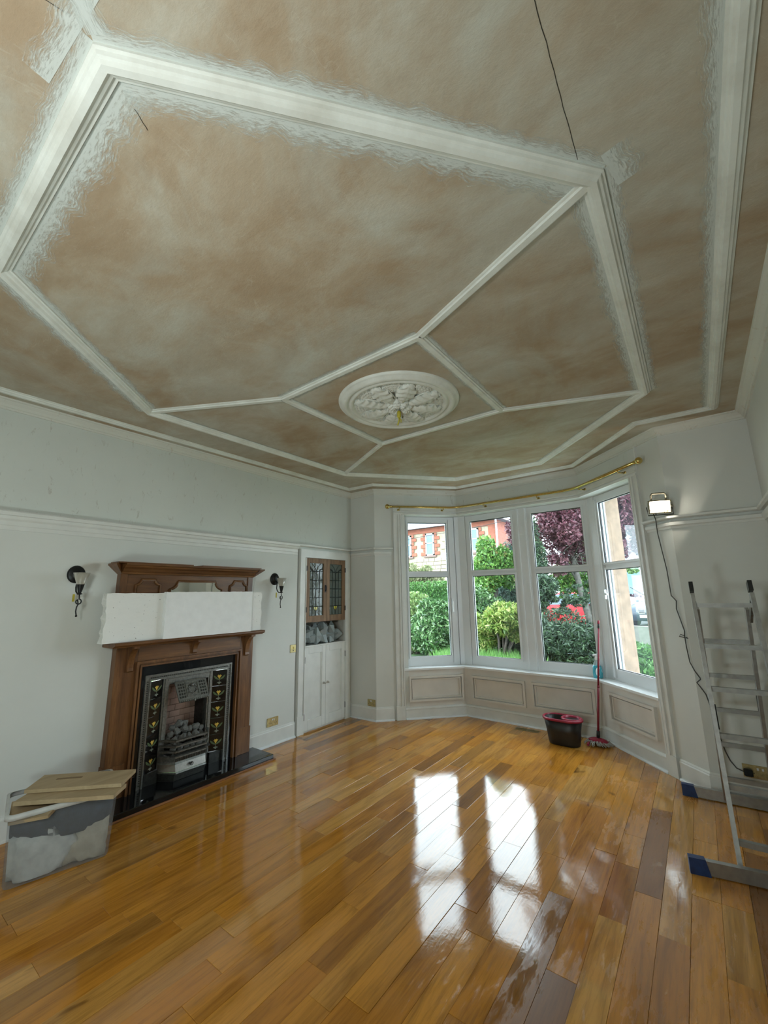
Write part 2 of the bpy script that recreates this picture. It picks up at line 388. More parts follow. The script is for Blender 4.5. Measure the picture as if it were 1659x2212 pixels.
while x > WX0 - 0.12:
    xe = max(row_end(x + .0), row_end(x + .12))
    xs = max(x, WX0 - 0.1); y = WY0 + rp.uniform(0.0, 0.05)
    cuts = fixed.get(round(x, 3)); joints = [y]
    if cuts:
        c0 = cuts[0]; pre = []
        while c0 - 0.9 > y + .3: c0 -= rp.choice([0.7, 0.9, 1.1]); pre.append(c0)
        joints += sorted(pre) + cuts
    while joints[-1] < xe + 0.02:
        joints.append(joints[-1] + rp.choice([0.35, 0.5, 0.65, 0.8, 0.95, 1.1, 1.2, 1.2]))
    for a, b in zip(joints[:-1], joints[1:]):
        b = min(b, xe + 0.03)
        if b - a < 0.04: continue
        if x > 0.40 and False: continue
        o = bpy.data.objects.new('plank', plank_mesh(round(b - a, 2) + 0.0)); COL.objects.link(o); o.parent = floor
        o.location = (x, a, rp.uniform(-0.0006, 0.0)); o.rotation_euler = (rp.uniform(-.0014, .0014), rp.uniform(-.009, .009), 0); npl += 1
    x -= 0.12

# ceiling
CE = setting('ceiling')
def room_poly(o=0.0):
    return [(WX0 - o, WY0 - o), (WX1 + o, WY0 - o), (WX1 + o, WYR + o), (P3.x + o * .5, P3.y + o), (P2.x + o * .4, P2.y + o), (P1.x - o * .4, P1.y + o), (P0.x - o * .5, P0.y + o), (WX0 - o, WYL + o)]
m = MB(); m.prism(room_poly(0.1), H, H + 0.12); m.build('ceiling_plaster', MCEIL, CE)

# walls
m = MB()
FY0, FY1, FZ1 = 1.70, 2.48, 0.90       # fire opening
CY0, CY1, CZ0, CZ1 = 3.472, 4.188, 0.952, 2.0   # cupboard niche
def lw(y0, y1, z0, z1): m.box(WX0 - 0.12, y0, z0, WX0, y1, z1)
lw(WY0, FY0, 0, 2.10); lw(FY0, FY1, FZ1, 2.10); lw(FY1, 3.36, 0, 2.10); 
m.box(WX0 - 0.12, 3.36, 0, WX0 - 0.03, 3.388, 2.10)
lw(3.388, CY0, 0, 2.10); lw(CY0, CY1, 0, CZ0); lw(CY0, CY1, CZ1, 2.10); lw(CY1, WYL + .1, 0, 2.10)
m.build('wall_left', MW, kind='structure')
m = MB(); m.box(WX0 - 0.12, WY0, 2.10, WX0, WYL + .1, H); m.build('wall_left_frieze', MWC, kind='structure')
m = MB(); m.box(WX1, WY0, 0, WX1 + 0.12, WYR + .1, H); m.build('wall_right', MW, kind='structure')
m = MB(); m.box(WX0, WY0 - 0.12, 0, WX1, WY0, H); m.build('wall_near', MW, kind='structure')
O = offset_path(BAY, TH); 
m = MB(); m.prism([(WX0 - .1, WYL), (P0.x, P0.y), (O[0].x, O[0].y), (WX0 - .1, O[0].y)], -.5, 3.3); m.build('wall_far_left', MW, kind='structure')
m = MB(); m.prism([(P3.x, P3.y), (WX1 + .1, WYR), (WX1 + .1, O[3].y), (O[3].x, O[3].y)], -.5, 3.3); m.build('wall_far_right', MW, kind='structure')
sL, sR = 0.42, 0.83                    # opening ends along L (from P0) and R (from P2)
m = MB(); m.prism([P0, wp('L', sL, 0), wp('L', sL, TH), O[0]], -.5, 3.3); m.build('wall_bay_pier_left', MW, kind='structure')
m = MB(); m.prism([wp('R', sR, 0), P3, O[3], wp('R', sR, TH)], -.5, 3.3); m.build('wall_bay_pier_right', MW, kind='structure')
def bayseg(nm, seg, a, b, oa, ob, z0, z1, mat):
    m = MB(); m.prism([a, b, ob, oa], z0, z1); return m.build(nm, mat, kind='structure')
for nm, a, b, oa, ob in (('left', wp('L', sL, 0), P1, wp('L', sL, TH), O[1]), ('centre', P1, P2, O[1], O[2]), ('right', P2, wp('R', sR, 0), O[2], wp('R', sR, TH))):
    bayseg('wall_bay_%s_below' % nm, '', a, b, oa, ob, -.5, 0.58, MPANEL)
    bayseg('wall_bay_%s_above' % nm, '', a, b, oa, ob, 2.61, 3.3, MWC)
Oi = offset_path(BAY, 0.19)
# exterior stone mullions of the bay
def stone_post(i, poly):
    m = MB(); m.prism(poly, 0.58, 2.61); m.build('trim_%d' % i, MROOMOUT, kind='structure')
stone_post(20, [Oi[1] - tL * .10, Oi[1], Oi[1] + tC * .10, O[1] + tC * .06, O[1], O[1] - tL * .06])
stone_post(21, [Oi[2] - tC * .10, Oi[2], Oi[2] + tR * .18, O[2] + tR * .25, O[2], O[2] - tC * .06])
stone_post(22, [wp('C', .79, .19), wp('C', .92, .19), wp('C', .88, TH), wp('C', .80, TH)])

# interior post covers
o11 = offset_path(BAY, 0.125)
m = MB(); m.prism([wp('L', 1.165, .125), o11[1], wp('C', .052, .125), wp('C', .052, .19), Oi[1], wp('L', 1.165, .19)], .60, 2.61)
m.build('trim_23', MUPVC, kind='structure')
m = MB(); m.prism([wp('C', 1.645, .125), o11[2], wp('R', .055, .125), wp('R', .055, .19), Oi[2], wp('C', 1.645, .19)], .60, 2.61)
m.build('trim_24', MUPVC, kind='structure')
m = MB(); wbox(m, 'C', .785, .925, .125, .19, .60, 2.61); wbox(m, 'C', .80, .815, .118, .125, .60, 2.61); wbox(m, 'C', .895, .91, .118, .125, .60, 2.61)
m.build('trim_25', MUPVC, kind='structure')

# sill board
a = wp('L', .355, -.035); b = offset_path(BAY, -.035); c = wp('R', .84, -.035); d = wp('R', .84, .14); e = offset_path(BAY, .14); f_ = wp('L', .355, .14)
m = MB(); m.prism([a, b[1], b[2], c, d, e[2], e[1], f_], 0.582, 0.604); 
m.build('window_sill', MSILL, kind='structure')
# panelling mouldings below the sill
def frame_strip(seg, s0, s1, z0, z1, wdt, off):
    m = MB()
    for k, (i0, d0) in enumerate(((0, off), (wdt * .85, off * .55))):
        a0, a1, b0, b1 = s0 + i0, s1 - i0, z0 + i0, z1 - i0; ww = wdt * (.55 if k == 0 else .3)
        wbox(m, seg, a0, a1, 0, -d0, b1 - ww, b1); wbox(m, seg, a0, a1, 0, -d0, b0, b0 + ww)
        wbox(m, seg, a0, a0 + ww, 0, -d0, b0 + ww, b1 - ww); wbox(m, seg, a1 - ww, a1, 0, -d0, b0 + ww, b1 - ww)
    return m
for i, (seg, s0, s1, z0, z1) in enumerate((('L', .42, 1.135, .205, .508), ('C', .10, .788, .205, .50), ('C', .868, 1.545, .215, .50), ('R', .145, .765, .235, .51))):
    frame_strip(seg, s0, s1, z0, z1, 0.044, 0.034).build('trim_%d' % (i + 1), MPANEL, kind='structure')

def beads(mb, seg, s0, s1, z0, z1, offs):
    for a, b, o in offs: wbox(mb, seg, s0 + (s1 - s0) * a, s0 + (s1 - s0) * b, 0, -o, z0, z1)
# architraves
m = MB(); beads(m, 'L', .258, .365, .165, 2.61, ((0, .6, .022), (.6, .78, .034), (.78, .86, .018), (.86, 1, .03)))
wbox(m, 'L', .25, .365, 0, -.032, 0, .165); m.build('trim_5', MTRIM, kind='structure')
m = MB(); beads(m, 'R', .835, .935, .165, 2.61, ((0, .16, .03), (.16, .26, .018), (.26, .5, .034), (.5, 1, .022)))
wbox(m, 'R', .835, .943, 0, -.032, 0, .165); m.build('trim_6', MTRIM, kind='structure')
hp = [wp('L', .258, 0), P1, P2, wp('R', .935, 0)]
m = moulding(hp, [(0, 2.61), (-.03, 2.61), (-.03, 2.628), (-.016, 2.632), (-.018, 2.64), (-.034, 2.648), (-.034, 2.66), (-.022, 2.664), (-.022, 2.705), (-.01, 2.712), (0, 2.712)])
m.build('trim_7', MTRIM, kind='structure')
# boxed pipe strips beside the right architrave going up to the cornice
m = MB(); wbox(m, 'R', .94, .955, 0, -.02, 2.71, 2.89); m.build('trim_8', MTRIM, kind='structure')

INNER = [(WX0, WY0), (WX0, WYL), P0, P1, P2, P3, (WX1, WYR), (WX1, WY0)]
INNER = [Vector(p) for p in INNER]
z = 2.885
m = moulding(INNER, [(0, z), (-.012, z), (-.014, z + .014), (-.022, z + .018), (-.03, z + .034), (-.046, z + .050), (-.05, z + .056), (-.062, z + .060), (-.066, H + .001), (0, H + .001)])
m.build('trim_9', MCORN, kind='structure')
# picture rail
RP = [(0, 2.022), (-.012, 2.022), (-.014, 2.05), (-.02, 2.055), (-.022, 2.085), (-.034, 2.098), (-.04, 2.118), (-.052, 2.122), (-.055, 2.146), (-.046, 2.156), (0, 2.158)]
m = moulding([Vector((WX0, WY0)), Vector((WX0, 3.345))], RP); m.build('trim_10', MTRIM, kind='structure')
RP2 = [(0, 2.128), (-.03, 2.128), (-.048, 2.136), (-.05, 2.152), (0, 2.156)]
m = moulding([Vector((WX0, 3.345)), Vector((WX0, WYL)), P0, wp('L', .245, 0)], RP2)
m2 = [(0, 2.05), (-.012, 2.05), (-.016, 2.066), (-.026, 2.075), (-.028, 2.1), (-.02, 2.104), (0, 2.104)]
moulding([Vector((WX0 + .02, WYL)), P0, wp('L', .225, 0)], m2, mb=m); m.build('trim_11', MTRIM, kind='structure')
m = moulding([wp('R', .945, 0), P3, Vector((WX1, WYR)), Vector((WX1, WY0))], RP2)
moulding([wp('R', .96, 0), P3, Vector((WX1, WYR)), Vector((WX1, WY0))], m2, mb=m); m.build('trim_12', MTRIM, kind='structure')
# skirtings
SK = [(0, 0), (-.024, 0), (-.024, .012), (-.018, .02), (-.018, .138), (-.012, .146), (-.012, .152), (-.004, .160), (0, .162)]
m = moulding([Vector((WX0, WY0)), Vector((WX0, 1.40))], SK); m.build('baseboard_left_near', MTRIM, kind='structure')
m = moulding([Vector((WX0, 2.74)), Vector((WX0, 3.362))], SK); m.build('baseboard_left', MTRIM, kind='structure')
m = moulding([Vector((WX0, WYL)), P0, wp('L', .225, 0)], SK); m.build('baseboard_far_left', MTRIM, kind='structure')
m = moulding([wp('R', .955, 0), P3, Vector((WX1, WYR)), Vector((WX1, WY0))], SK); m.build('baseboard_right', MTRIM, kind='structure')
SKB = [(0, 0), (-.026, 0), (-.024, .014), (-.016, .02), (-.016, .112), (-.024, .118), (-.022, .128), (-.01, .14), (0, .142)]
m = moulding([wp('L', .37, 0), P1, P2, wp('R', .833, 0)], SKB); m.build('baseboard_bay', MTRIM, kind='structure')

# white quarter-round bead along the floor
QB = [(-.010, 0), (-.038, 0), (-.036, .010), (-.030, .017), (-.010, .020)]
for i_, p_ in ((17, [wp('L', .37, 0), P1, P2, wp('R', .833, 0)]), (18, [Vector((WX0, WYL)), P0, wp('L', .225, 0)]), (19, [Vector((WX0, 2.84)), Vector((WX0, 3.362))]), (27, [wp('R', .955, 0), P3, Vector((WX1, WYR)), Vector((WX1, WY0))])):
    moulding(p_, QB).build('trim_%d' % i_, MUPVC, kind='structure')
# ceiling border and octagon
B = [Vector(p) for p in ((-3.665, WY0 + .15), (-3.665, 4.10), (-3.24, 4.12), (-2.476, 4.975), (-.945, 4.95), (-.232, 4.02), (.316, 4.045), (.316, WY0 + .15))]
bp = [(0, H + .002), (0, H - .006), (-.010, H - .008), (-.014, H - .018), (-.024, H - .020), (-.028, H - .026), (-.046, H - .026), (-.050, H - .018), (-.058, H - .016), (-.062, H - .007), (-.072, H - .006), (-.072, H + .002)]
moulding(B, bp, True).build('trim_13', MPLAS, kind='structure')
OCT = [Vector(p) for p in ((-1.07, .203), (-2.25, .203), (-3.245, 1.275), (-3.205, 3.50), (-2.28, 4.57), (-1.20, 4.59), (-.083, 3.36), (-.070, 1.385))]
# path runs clockwise: interior on the right
moulding(OCT, [(0, H + .002), (0, H - .010), (-.008, H - .012), (-.012, H - .022), (-.020, H - .024), (-.026, H - .034), (-.044, H - .034), (-.052, H - .024), (-.060, H - .020), (-.066, H - .012), (-.074, H - .010), (-.074, H + .002)], True).build('trim_14', MPLAS, kind='structure')
NODE = [(-1.067, 1.785), (-2.244, 1.797), (-2.236, 2.98), (-1.061, 2.995)]
NODE = [Vector(p) for p in NODE]
sp = [(.026, H + .002), (.026, H - .010), (.018, H - .012), (.014, H - .020), (-.014, H - .020), (-.018, H - .012), (-.026, H - .010), (-.026, H + .002)]
m = moulding(NODE, sp, True)
def inset(v, t, d): return v + (t - v).normalized() * d
for a, b in ((NODE[0], OCT[7]), (NODE[1], OCT[2]), (NODE[2], OCT[3]), (NODE[3], OCT[6])):
    moulding([inset(a, b, .01), inset(b, a, .05)], sp, mb=m)
m.build('trim_15', MPLAS, kind='structure')
# smears of filler on the ceiling beside the mouldings
def smear(a, b, w0, side, seed):
    zs = H - .0012 - seed * .00001
    a, b = Vector(a), Vector(b); t = (b - a).normalized(); n = Vector((-t.y, t.x)) * side; L = (b - a).length
    k = max(2, int(L / .05)); rr = random.Random(seed); vs = []; uv = []
    for i in range(k + 1):
        p = a + t * (L * i / k); wd = w0 * rr.uniform(.75, 1.15)
        vs += [(p.x, p.y, zs), (p.x + n.x * wd, p.y + n.y * wd, zs)]; uv += [(L * i / k * 4 + seed, 0), (L * i / k * 4 + seed, 1)]
    fs = [(2 * i, 2 * i + 1, 2 * i + 3, 2 * i + 2) for i in range(k)]
    me = bpy.data.meshes.new('filler_smear'); me.from_pydata(vs, [], fs); ul = me.uv_layers.new(name='UVMap')
    for p in me.polygons:
        for li in p.loop_indices: ul.data[li].uv = uv[me.loops[li].vertex_index]
    me.materials.append(MSMEAR); o = bpy.data.objects.new('filler_smear', me); COL.objects.link(o); o.parent = CE
O8 = OCT; ins = offset_path(OCT, -.074, True)
for i, wd_o, wd_i in ((0, .05, .10), (1, .08, .05), (2, .02, .03), (3, .02, .02), (5, .02, .02), (6, .05, .06), (7, .055, .085)):
    j = (i + 1) % 8
    smear(O8[i], O8[j], wd_o, 1, i); smear(ins[i], ins[j], wd_i, -1, i + 20)
for i in range(4):
    j = (i + 1) % 4; t = (NODE[j] - NODE[i]).normalized(); n = Vector((-t.y, t.x))
    smear(NODE[i] + n * .026, NODE[j] + n * .026, .035, 1, i + 40); smear(NODE[i] - n * .026, NODE[j] - n * .026, .035, -1, i + 50)
smear(O8[0] + Vector((.10, -.02)), O8[0] + Vector((-.20, -.04)), .07, 1, 61)
smear(O8[0] + Vector((.02, .0)), O8[0] + Vector((.12, -.13)), .05, 1, 62)
smear(O8[0] + Vector((.02, .0)), O8[0] + Vector((.12, -.13)), .04, -1, 65)
smear(O8[7] + Vector((.0, -.05)), O8[7] + Vector((.03, .10)), .10, -1, 63)
smear((.316 - .072, .6), (.316 - .072, 4.0), .055, 1, 64)
def crack(pts, wd=.0016):
    m = MB(); P = [Vector(p) for p in pts]; vs = []; fs = []
    for i, p in enumerate(P):
        t = (P[min(i + 1, len(P) - 1)] - P[max(i - 1, 0)]).normalized(); n = Vector((-t.y, t.x)) * wd / 2
        vs += [(p.x + n.x, p.y + n.y, H - .0018), (p.x - n.x, p.y - n.y, H - .0018)]
    fs = [(2 * i, 2 * i + 1, 2 * i + 3, 2 * i + 2) for i in range(len(P) - 1)]; m.add(vs, fs)
    m.build('crack', MDARKHOLE, CE)
rc = random.Random(3)
crack([(-.129 + (-.135 + .129) * t + rc.uniform(-.0015, .0015), .55 + (1.30 - .55) * t) for t in [i / 20 for i in range(21)]])
crack([(-1.147 - .03 * t + rc.uniform(-.001, .001), .335 + .05 * t) for t in [i / 6 for i in range(7)]])
crack([(-1.09 + .03 * t, .05 + .1 * t) for t in (0, .5, 1)])

# ------------------------------------------------------------------ windows
MCLEAT = plain('white_handle', rgb(0.82, 0.84, 0.86), 0.25)
def window(i, seg, s0, s1, g0, g1, glassmat, casement=None, zt=2.608, handle=None):
    W = setting('window_%d' % i, (wp(seg, (s0 + s1) / 2, .15).x, wp(seg, (s0 + s1) / 2, .15).y, .604))
    m = MB(); a, b, z0, z1 = .135, .185, .604, zt
    gz0, gz1, gz2, gz3 = .722, 1.766, 1.842, 2.525
    wbox(m, seg, s0, g0, a, b, z0, z1); wbox(m, seg, g1, s1, a, b, z0, z1); wbox(m, seg, g0, g1, a, b, z0, gz0); wbox(m, seg, g0, g1, a, b, gz3, z1)
    m.build('window_frame', MUPVC, W)
    m = MB(); wbox(m, seg, g0, g1, a + .004, b, gz1, gz2); m.build('transom', MUPVC, W)
    # raised sash rim round each light
    for zz0, zz1 in ((gz0, gz1), (gz2, gz3)):
        r = MB(); e = .022; q = .012
        wbox(r, seg, g0 - e, g1 + e, a - q, a, zz1, zz1 + e); wbox(r, seg, g0 - e, g1 + e, a - q, a, zz0 - e, zz0)
        wbox(r, seg, g0 - e, g0, a - q, a, zz0, zz1); wbox(r, seg, g1, g1 + e, a - q, a, zz0, zz1)
        r.build('glazing_bead', MUPVC, W)
        k = MB(); e = .007
        wbox(k, seg, g0, g0 + e, a + .002, a + .02, zz0, zz1); wbox(k, seg, g1 - e, g1, a + .002, a + .02, zz0, zz1)
        wbox(k, seg, g0 + e, g1 - e, a + .002, a + .02, zz1 - e, zz1); wbox(k, seg, g0 + e, g1 - e, a + .002, a + .02, zz0, zz0 + e * .6); k.build('gasket', MGASK, W)
        p = MB(); wbox(p, seg, g0 + e, g1 - e, a + .010, a + .014, zz0 + e, zz1 - e); p.build('pane', glassmat, W)
    if casement:
        m = MB(); wbox(m, seg, casement[0], casement[1], a - .022, a, z0 + .03, z1 - .04); m.build('casement_stile', MUPVC, W)
    if handle:
        hs, hz, horiz = handle
        m = MB(); wbox(m, seg, hs - .014, hs + .014, a - .045, a - .02, hz - .05, hz + .05)
        if horiz: wbox(m, seg, hs - .05, hs + .07, a - .065, a - .045, hz - .010, hz + .012)
        else: wbox(m, seg, hs - .010, hs + .010, a - .065, a - .045, hz - .13, hz + .02)
        m.build('window_handle', MCLEAT, W)
    return W
window(1, 'L', .425, 1.16, .487, 1.045, MGLASS, casement=(1.07, 1.125), handle=(1.09, 1.42, False))
window(2, 'C', .055, .785, .125, .718, MGLASS)
window(3, 'C', .925, 1.642, .990, 1.580, MGLASS)
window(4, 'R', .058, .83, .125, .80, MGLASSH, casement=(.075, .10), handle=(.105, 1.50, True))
# outer sash lining seen through the hazy window
m = MB(); wbox(m, 'R', .10, .128, .19, .212, .62, 2.6); wbox(m, 'R', .134, .140, .19, .205, .62, 2.6); m.build('trim_26', MUPVC, kind='structure')

# ------------------------------------------------------------------ ceiling rose
RC = (-1.625, 2.385)
rose = thing('ceiling_rose', 'round white plaster ceiling rose with curling acanthus leaves', 'ceiling rose', (RC[0], RC[1], H))
m = MB()
m.lathe([(.452, -.002), (.452, .008), (.440, .018), (.428, .020), (.420, .034), (.400, .040), (.385, .034), (.378, .022), (.372, .024), (.366, .034), (.352, .036), (.340, .024), (.330, .016), (0, .014)], (RC[0], RC[1], H), (0, 0, -1), 72, caps=False)
m.build('rose_ring', MPLAS, rose)
def acanthus(L, W, lift, nm='acanthus_leaf', tipcurl=.6):
    """lobed leaf along +x, hanging below z=0: scalloped rim, raised midrib, deep side walls back to the plate"""
    m = MB(); nu, nv = 30, 12; rings = []; sides = ([], [])
    for i in range(nu + 1):
        u = i / nu; env = (math.sin(math.pi * (.06 + .86 * u) ** 1.15)) ** .8
        lobe = .72 + .28 * abs(math.sin(u * math.pi * 3.5 + .3)) ** .6
        wd = W * env * lobe; ring = []
        for j in range(nv + 1):
            v = -1 + 2 * j / nv
            arch = lift * (.35 + .65 * math.sin(math.pi * min(1, u * .95 + .05)) ** .7) * (1 + tipcurl * max(0, u - .7))
            zz = arch * (1 - .35 * abs(v) ** 2.2) + .010 * math.cos((u * 5 + abs(v) * 1.0) * 2 * math.pi) * abs(v) ** .8 + (.006 if abs(v) < .1 else 0)
            ring.append((L * (u + .10 * abs(v) * (1 - u * .6)), wd * v, -.012 - zz))
        rings.append(ring)
    m.ringsweep(rings, False, False, False, True)
    edge = [r[0] for r in rings] + rings[-1][1:-1] + [r[-1] for r in reversed(rings)]
    m.ringsweep([edge, [(p[0], p[1] * .80, -.012) for p in edge]], False, False, False, True)
    me = bpy.data.meshes.new(nm); me.from_pydata(m.v, [], m.f); me.polygons.foreach_set('use_smooth', [True] * len(m.f)); me.materials.append(MPLAS); me.update(); return me
big = acanthus(.27, .072, .046); frond = acanthus(.13, .045, .012, 'outer_frond', 0); cen = acanthus(.10, .034, .062, 'centre_leaf', .2)
for k in range(8):
    a = k * math.pi / 4 + .05
    o = bpy.data.objects.new('acanthus_leaf', big); COL.objects.link(o); o.parent = rose; o.location = (math.cos(a) * .055, math.sin(a) * .055, 0); o.rotation_euler = (0, 0, a)
    a += math.pi / 8
    for dd in (-.13, 0, .13):
        o = bpy.data.objects.new('outer_frond', frond); COL.objects.link(o); o.parent = rose; o.location = (math.cos(a + dd * .4) * .205, math.sin(a + dd * .4) * .205, 0); o.rotation_euler = (0, 0, a + dd * 1.6)
    m = MB()
    for sg in (-1, 1):
        pts_ = []
        for i in range(15):
            t = i / 14; r_ = .10 + .20 * t; an = a + sg * (.035 + .16 * t ** 2.2); pts_.append((RC[0] + r_ * math.cos(an), RC[1] + r_ * math.sin(an), H - .020 - .012 * math.sin(t * math.pi)))
        m.tube(pts_, .006, 6)
    m.build('scroll_ridge', MPLAS, rose)['kind'] = 'stuff'
for k in range(8):
    o = bpy.data.objects.new('centre_leaf', cen); COL.objects.link(o); o.parent = rose; a = k * math.pi / 4 + math.pi / 8
    o.location = (math.cos(a) * .008, math.sin(a) * .008, 0); o.rotation_euler = (0, 0, a)
wire = thing('ceiling_wire', 'yellow taped wire ends hanging from the ceiling rose centre', 'wire', (RC[0], RC[1], H - .11))
MYEL = plain('yellow_tape', rgb(0.50, 0.42, 0.04), 0.5)
m = MB(); m.lathe([(.012, 0), (.015, .01), (.015, .045), (.010, .055)], (RC[0], RC[1], H - .07), (0, 0, -1), 12); m.build('connector', MYEL, wire)
m = MB(); m.tube([(RC[0], RC[1], H - .12), (RC[0] + .004, RC[1] - .006, H - .145), (RC[0] - .008, RC[1] - .01, H - .185)], .006, 6); m.tube([(RC[0], RC[1], H - .12), (RC[0] + .012, RC[1] + .006, H - .14), (RC[0] + .016, RC[1] + .0, H - .165)], .004, 6); m.build('wire_tail', MYEL, wire)

# ------------------------------------------------------------------ curtain rod
rod = thing('curtain_rod', 'long brass curtain rod bent around the top of the bay window', 'curtain rod', (P1.x, P1.y - .1, 2.70))
ro = offset_path(BAY, -.10); pts = [wp('L', .205, -.10)]
def arc(pts, c, before, after, n=8):
    a = c + (before - c).normalized() * .16; b = c + (after - c).normalized() * .16
    for i in range(n + 1):
        t = i / n; pts.append(a * (1 - t) ** 2 + c * 2 * t * (1 - t) + b * t * t)
arc(pts, ro[1], pts[0], ro[2]); arc(pts, ro[2], ro[1], wp('R', 1.04, -.10)); pts.append(wp('R', 1.04, -.10))
m = MB(); m.tube([(p.x, p.y, 2.702) for p in pts], .0150, 12); m.build('rod_tube', MBRASS, rod)
for seg, s, dr in (('L', .205, -1), ('R', 1.04, 1)):
    t = tL if seg == 'L' else tR; p = wp(seg, s, -.10)
    m = MB(); m.lathe([(.014, -.02), (.020, -.01), (.016, .004), (.013, .008), (.022, .014), (.030, .028), (.033, .042), (.029, .058), (.018, .068), (.004, .072)], (p.x, p.y, 2.702), (t.x * dr, t.y * dr, 0), 18); m.build('finial', MBRASS, rod)
for seg, s in (('L', .33), ('L', .95), ('C', .45), ('C', 1.15), ('R', .15), ('R', .80)):
    p, q = wp(seg, s, -.022), wp(seg, s, -.10)
    m = MB(); m.tube([(p.x, p.y, 2.672), (q.x, q.y, 2.672), (q.x, q.y, 2.692)], .006, 8); m.lathe([(.018, 0), (.018, .006)], (p.x, p.y, 2.672), (q.x - p.x, q.y - p.y, 0), 12); m.build('bracket', MBRASS, rod)

# ------------------------------------------------------------------ fireplace surround
FX = WX0
fs = thing('fireplace_surround', 'tall oak mantelpiece with mirrored overmantel and bracketed shelf', 'fireplace', (FX, 2.08, 0))
def fb(y0, y1, z0, z1, d1, nm, mat=MOAK, d0=0.0, ch=.002, par=None):
    m = MB(); m.box(FX + d0, y0, z0, FX + d1, y1, z1, ch=ch); return m.build(nm, mat, par or fs)
fb(1.445, 1.61, .05, 1.165, .082, 'jamb', MOAKZ); fb(2.565, 2.715, .05, 1.165, .082, 'jamb', MOAKZ)
fb(1.61, 2.565, 1.015, 1.165, .082, 'frieze_board')
fb(1.438, 1.585, .05, .285, .090, 'plinth', MOAKZ); fb(2.58, 2.722, .05, .285, .090, 'plinth', MOAKZ)
def uprim(y0, y1, z1, w, d, nm):
    m = MB()
    for i0, i1, dd in ((0, w * .4, d), (w * .4, w * .7, d * .6), (w * .7, w, d * .85)):
        m.box(FX + .05, y0 + i0, .05, FX + .05 + dd, y0 + i1, z1 - i0); m.box(FX + .05, y1 - i1, .05, FX + .05 + dd, y1 - i0, z1 - i0); m.box(FX + .05, y0 + i1, z1 - i1, FX + .05 + dd, y1 - i1, z1 - i0)
    return m.build(nm, MOAKZ, fs)
uprim(1.60, 2.575, 1.03, .045, .055, 'opening_moulding')
m = moulding([Vector((FX, 1.37)), Vector((FX, 2.74))], [(0, 1.163), (-.20, 1.163), (-.205, 1.17), (-.232, 1.178), (-.238, 1.185), (-.238, 1.196), (-.232, 1.202), (0, 1.202)]); m.build('mantel_shelf', MOAK, fs)
def corbel(y, w, h, d):
    pts = [(0, 0), (d, 0), (d, -.018)] + [(d - (d - .022) * math.sin(t * math.pi / 2), -.018 - (h - .05) * (1 - math.cos(t * math.pi / 2))) for t in [i / 8 for i in range(1, 9)]] + [(.026, -h + .01), (.012, -h), (0, -h)]
    m = MB(); n = len(pts); vs = [(FX + .080 + a, y - w / 2, 1.163 + b) for a, b in pts] + [(FX + .080 + a, y + w / 2, 1.163 + b) for a, b in pts]
    m.add(vs, [tuple(range(n)), tuple(range(2 * n - 1, n - 1, -1))] + [(i, n + i, n + (i + 1) % n, (i + 1) % n) for i in range(n)]); m.build('corbel', MOAKZ, fs)
corbel(1.55, .045, .205, .115); corbel(2.085, .04, .12, .10); corbel(2.635, .045, .205, .115)
# overmantel
fb(1.43, 2.675, 1.202, 1.75, .060, 'overmantel_panel'); fb(1.42, 1.475, 1.202, 1.75, .072, 'overmantel_stile', MOAKZ); fb(2.63, 2.685, 1.202, 1.75, .072, 'overmantel_stile', MOAKZ)
m = moulding([Vector((FX, 1.42)), Vector((FX, 2.685))], [(0, 1.735), (-.085, 1.735), (-.09, 1.75), (-.10, 1.753), (-.12, 1.775), (-.145, 1.79), (-.15, 1.80), (-.168, 1.806), (-.170, 1.818), (0, 1.818)])
# returns of the crown
for sgn, ye in ((-1, 1.42), (1, 2.685)):
    m.add([(FX, ye, 1.735), (FX + .085, ye, 1.735), (FX + .170, ye + sgn * .075, 1.806), (FX, ye + sgn * .075, 1.806), (FX + .170, ye + sgn * .075, 1.818), (FX, ye + sgn * .075, 1.818), (FX + .085, ye, 1.818), (FX, ye, 1.818)],
          [(0, 1, 2, 3), (3, 2, 4, 5), (1, 6, 4, 2), (5, 4, 6, 7), (0, 3, 5, 7)] if sgn > 0 else [(3, 2, 1, 0), (5, 4, 2, 3), (2, 4, 6, 1), (7, 6, 4, 5), (7, 5, 3, 0)])
m.build('overmantel_crown', MOAK, fs)
for y0, y1 in ((1.36, 1.98), (2.07, 2.72)):
    fb(y0, y1, 1.819, 1.829, .165, 'crown_fillet', MOAK, .01, .001)
def notched(y0, y1, z0, z1, c):
    """rectangle outline with concave-cut upper and lower corners"""
    pts = []
    for cy, cz, a0 in ((y1, z1, 180), (y0, z1, 270)): 
        seg = [(cy + c * math.cos(math.radians(a)), cz + c * math.sin(math.radians(a))) for a in range(a0, a0 + 91, 15)]
        if a0 == 180: pts += [(p[0], p[1]) for p in seg][::-1]
        else: pts += [(p[0], p[1]) for p in seg][::-1]
    return [(y1, z0)] + pts + [(y0, z0)]
def panel_rim(y0, y1, z0, z1, c, nm):
    o = notched(y0, y1, z0, z1, c); m = MB()
    m.tube([(FX + .062, a, b) for a, b in o], .012, 6, closed=True); return m.build(nm, MOAK, fs), o
panel_rim(1.545, 1.745, 1.26, 1.693, .045, 'carved_panel_rim'); panel_rim(2.425, 2.62, 1.26, 1.693, .045, 'carved_panel_rim')
r_, o_ = panel_rim(1.83, 2.335, 1.26, 1.683, .07, 'mirror_frame')
MMIR = Mat('mirror_glass'); MMIR.col(rgb(.78, .80, .76)); MMIR.set(Metallic=1.0, Roughness=.02)
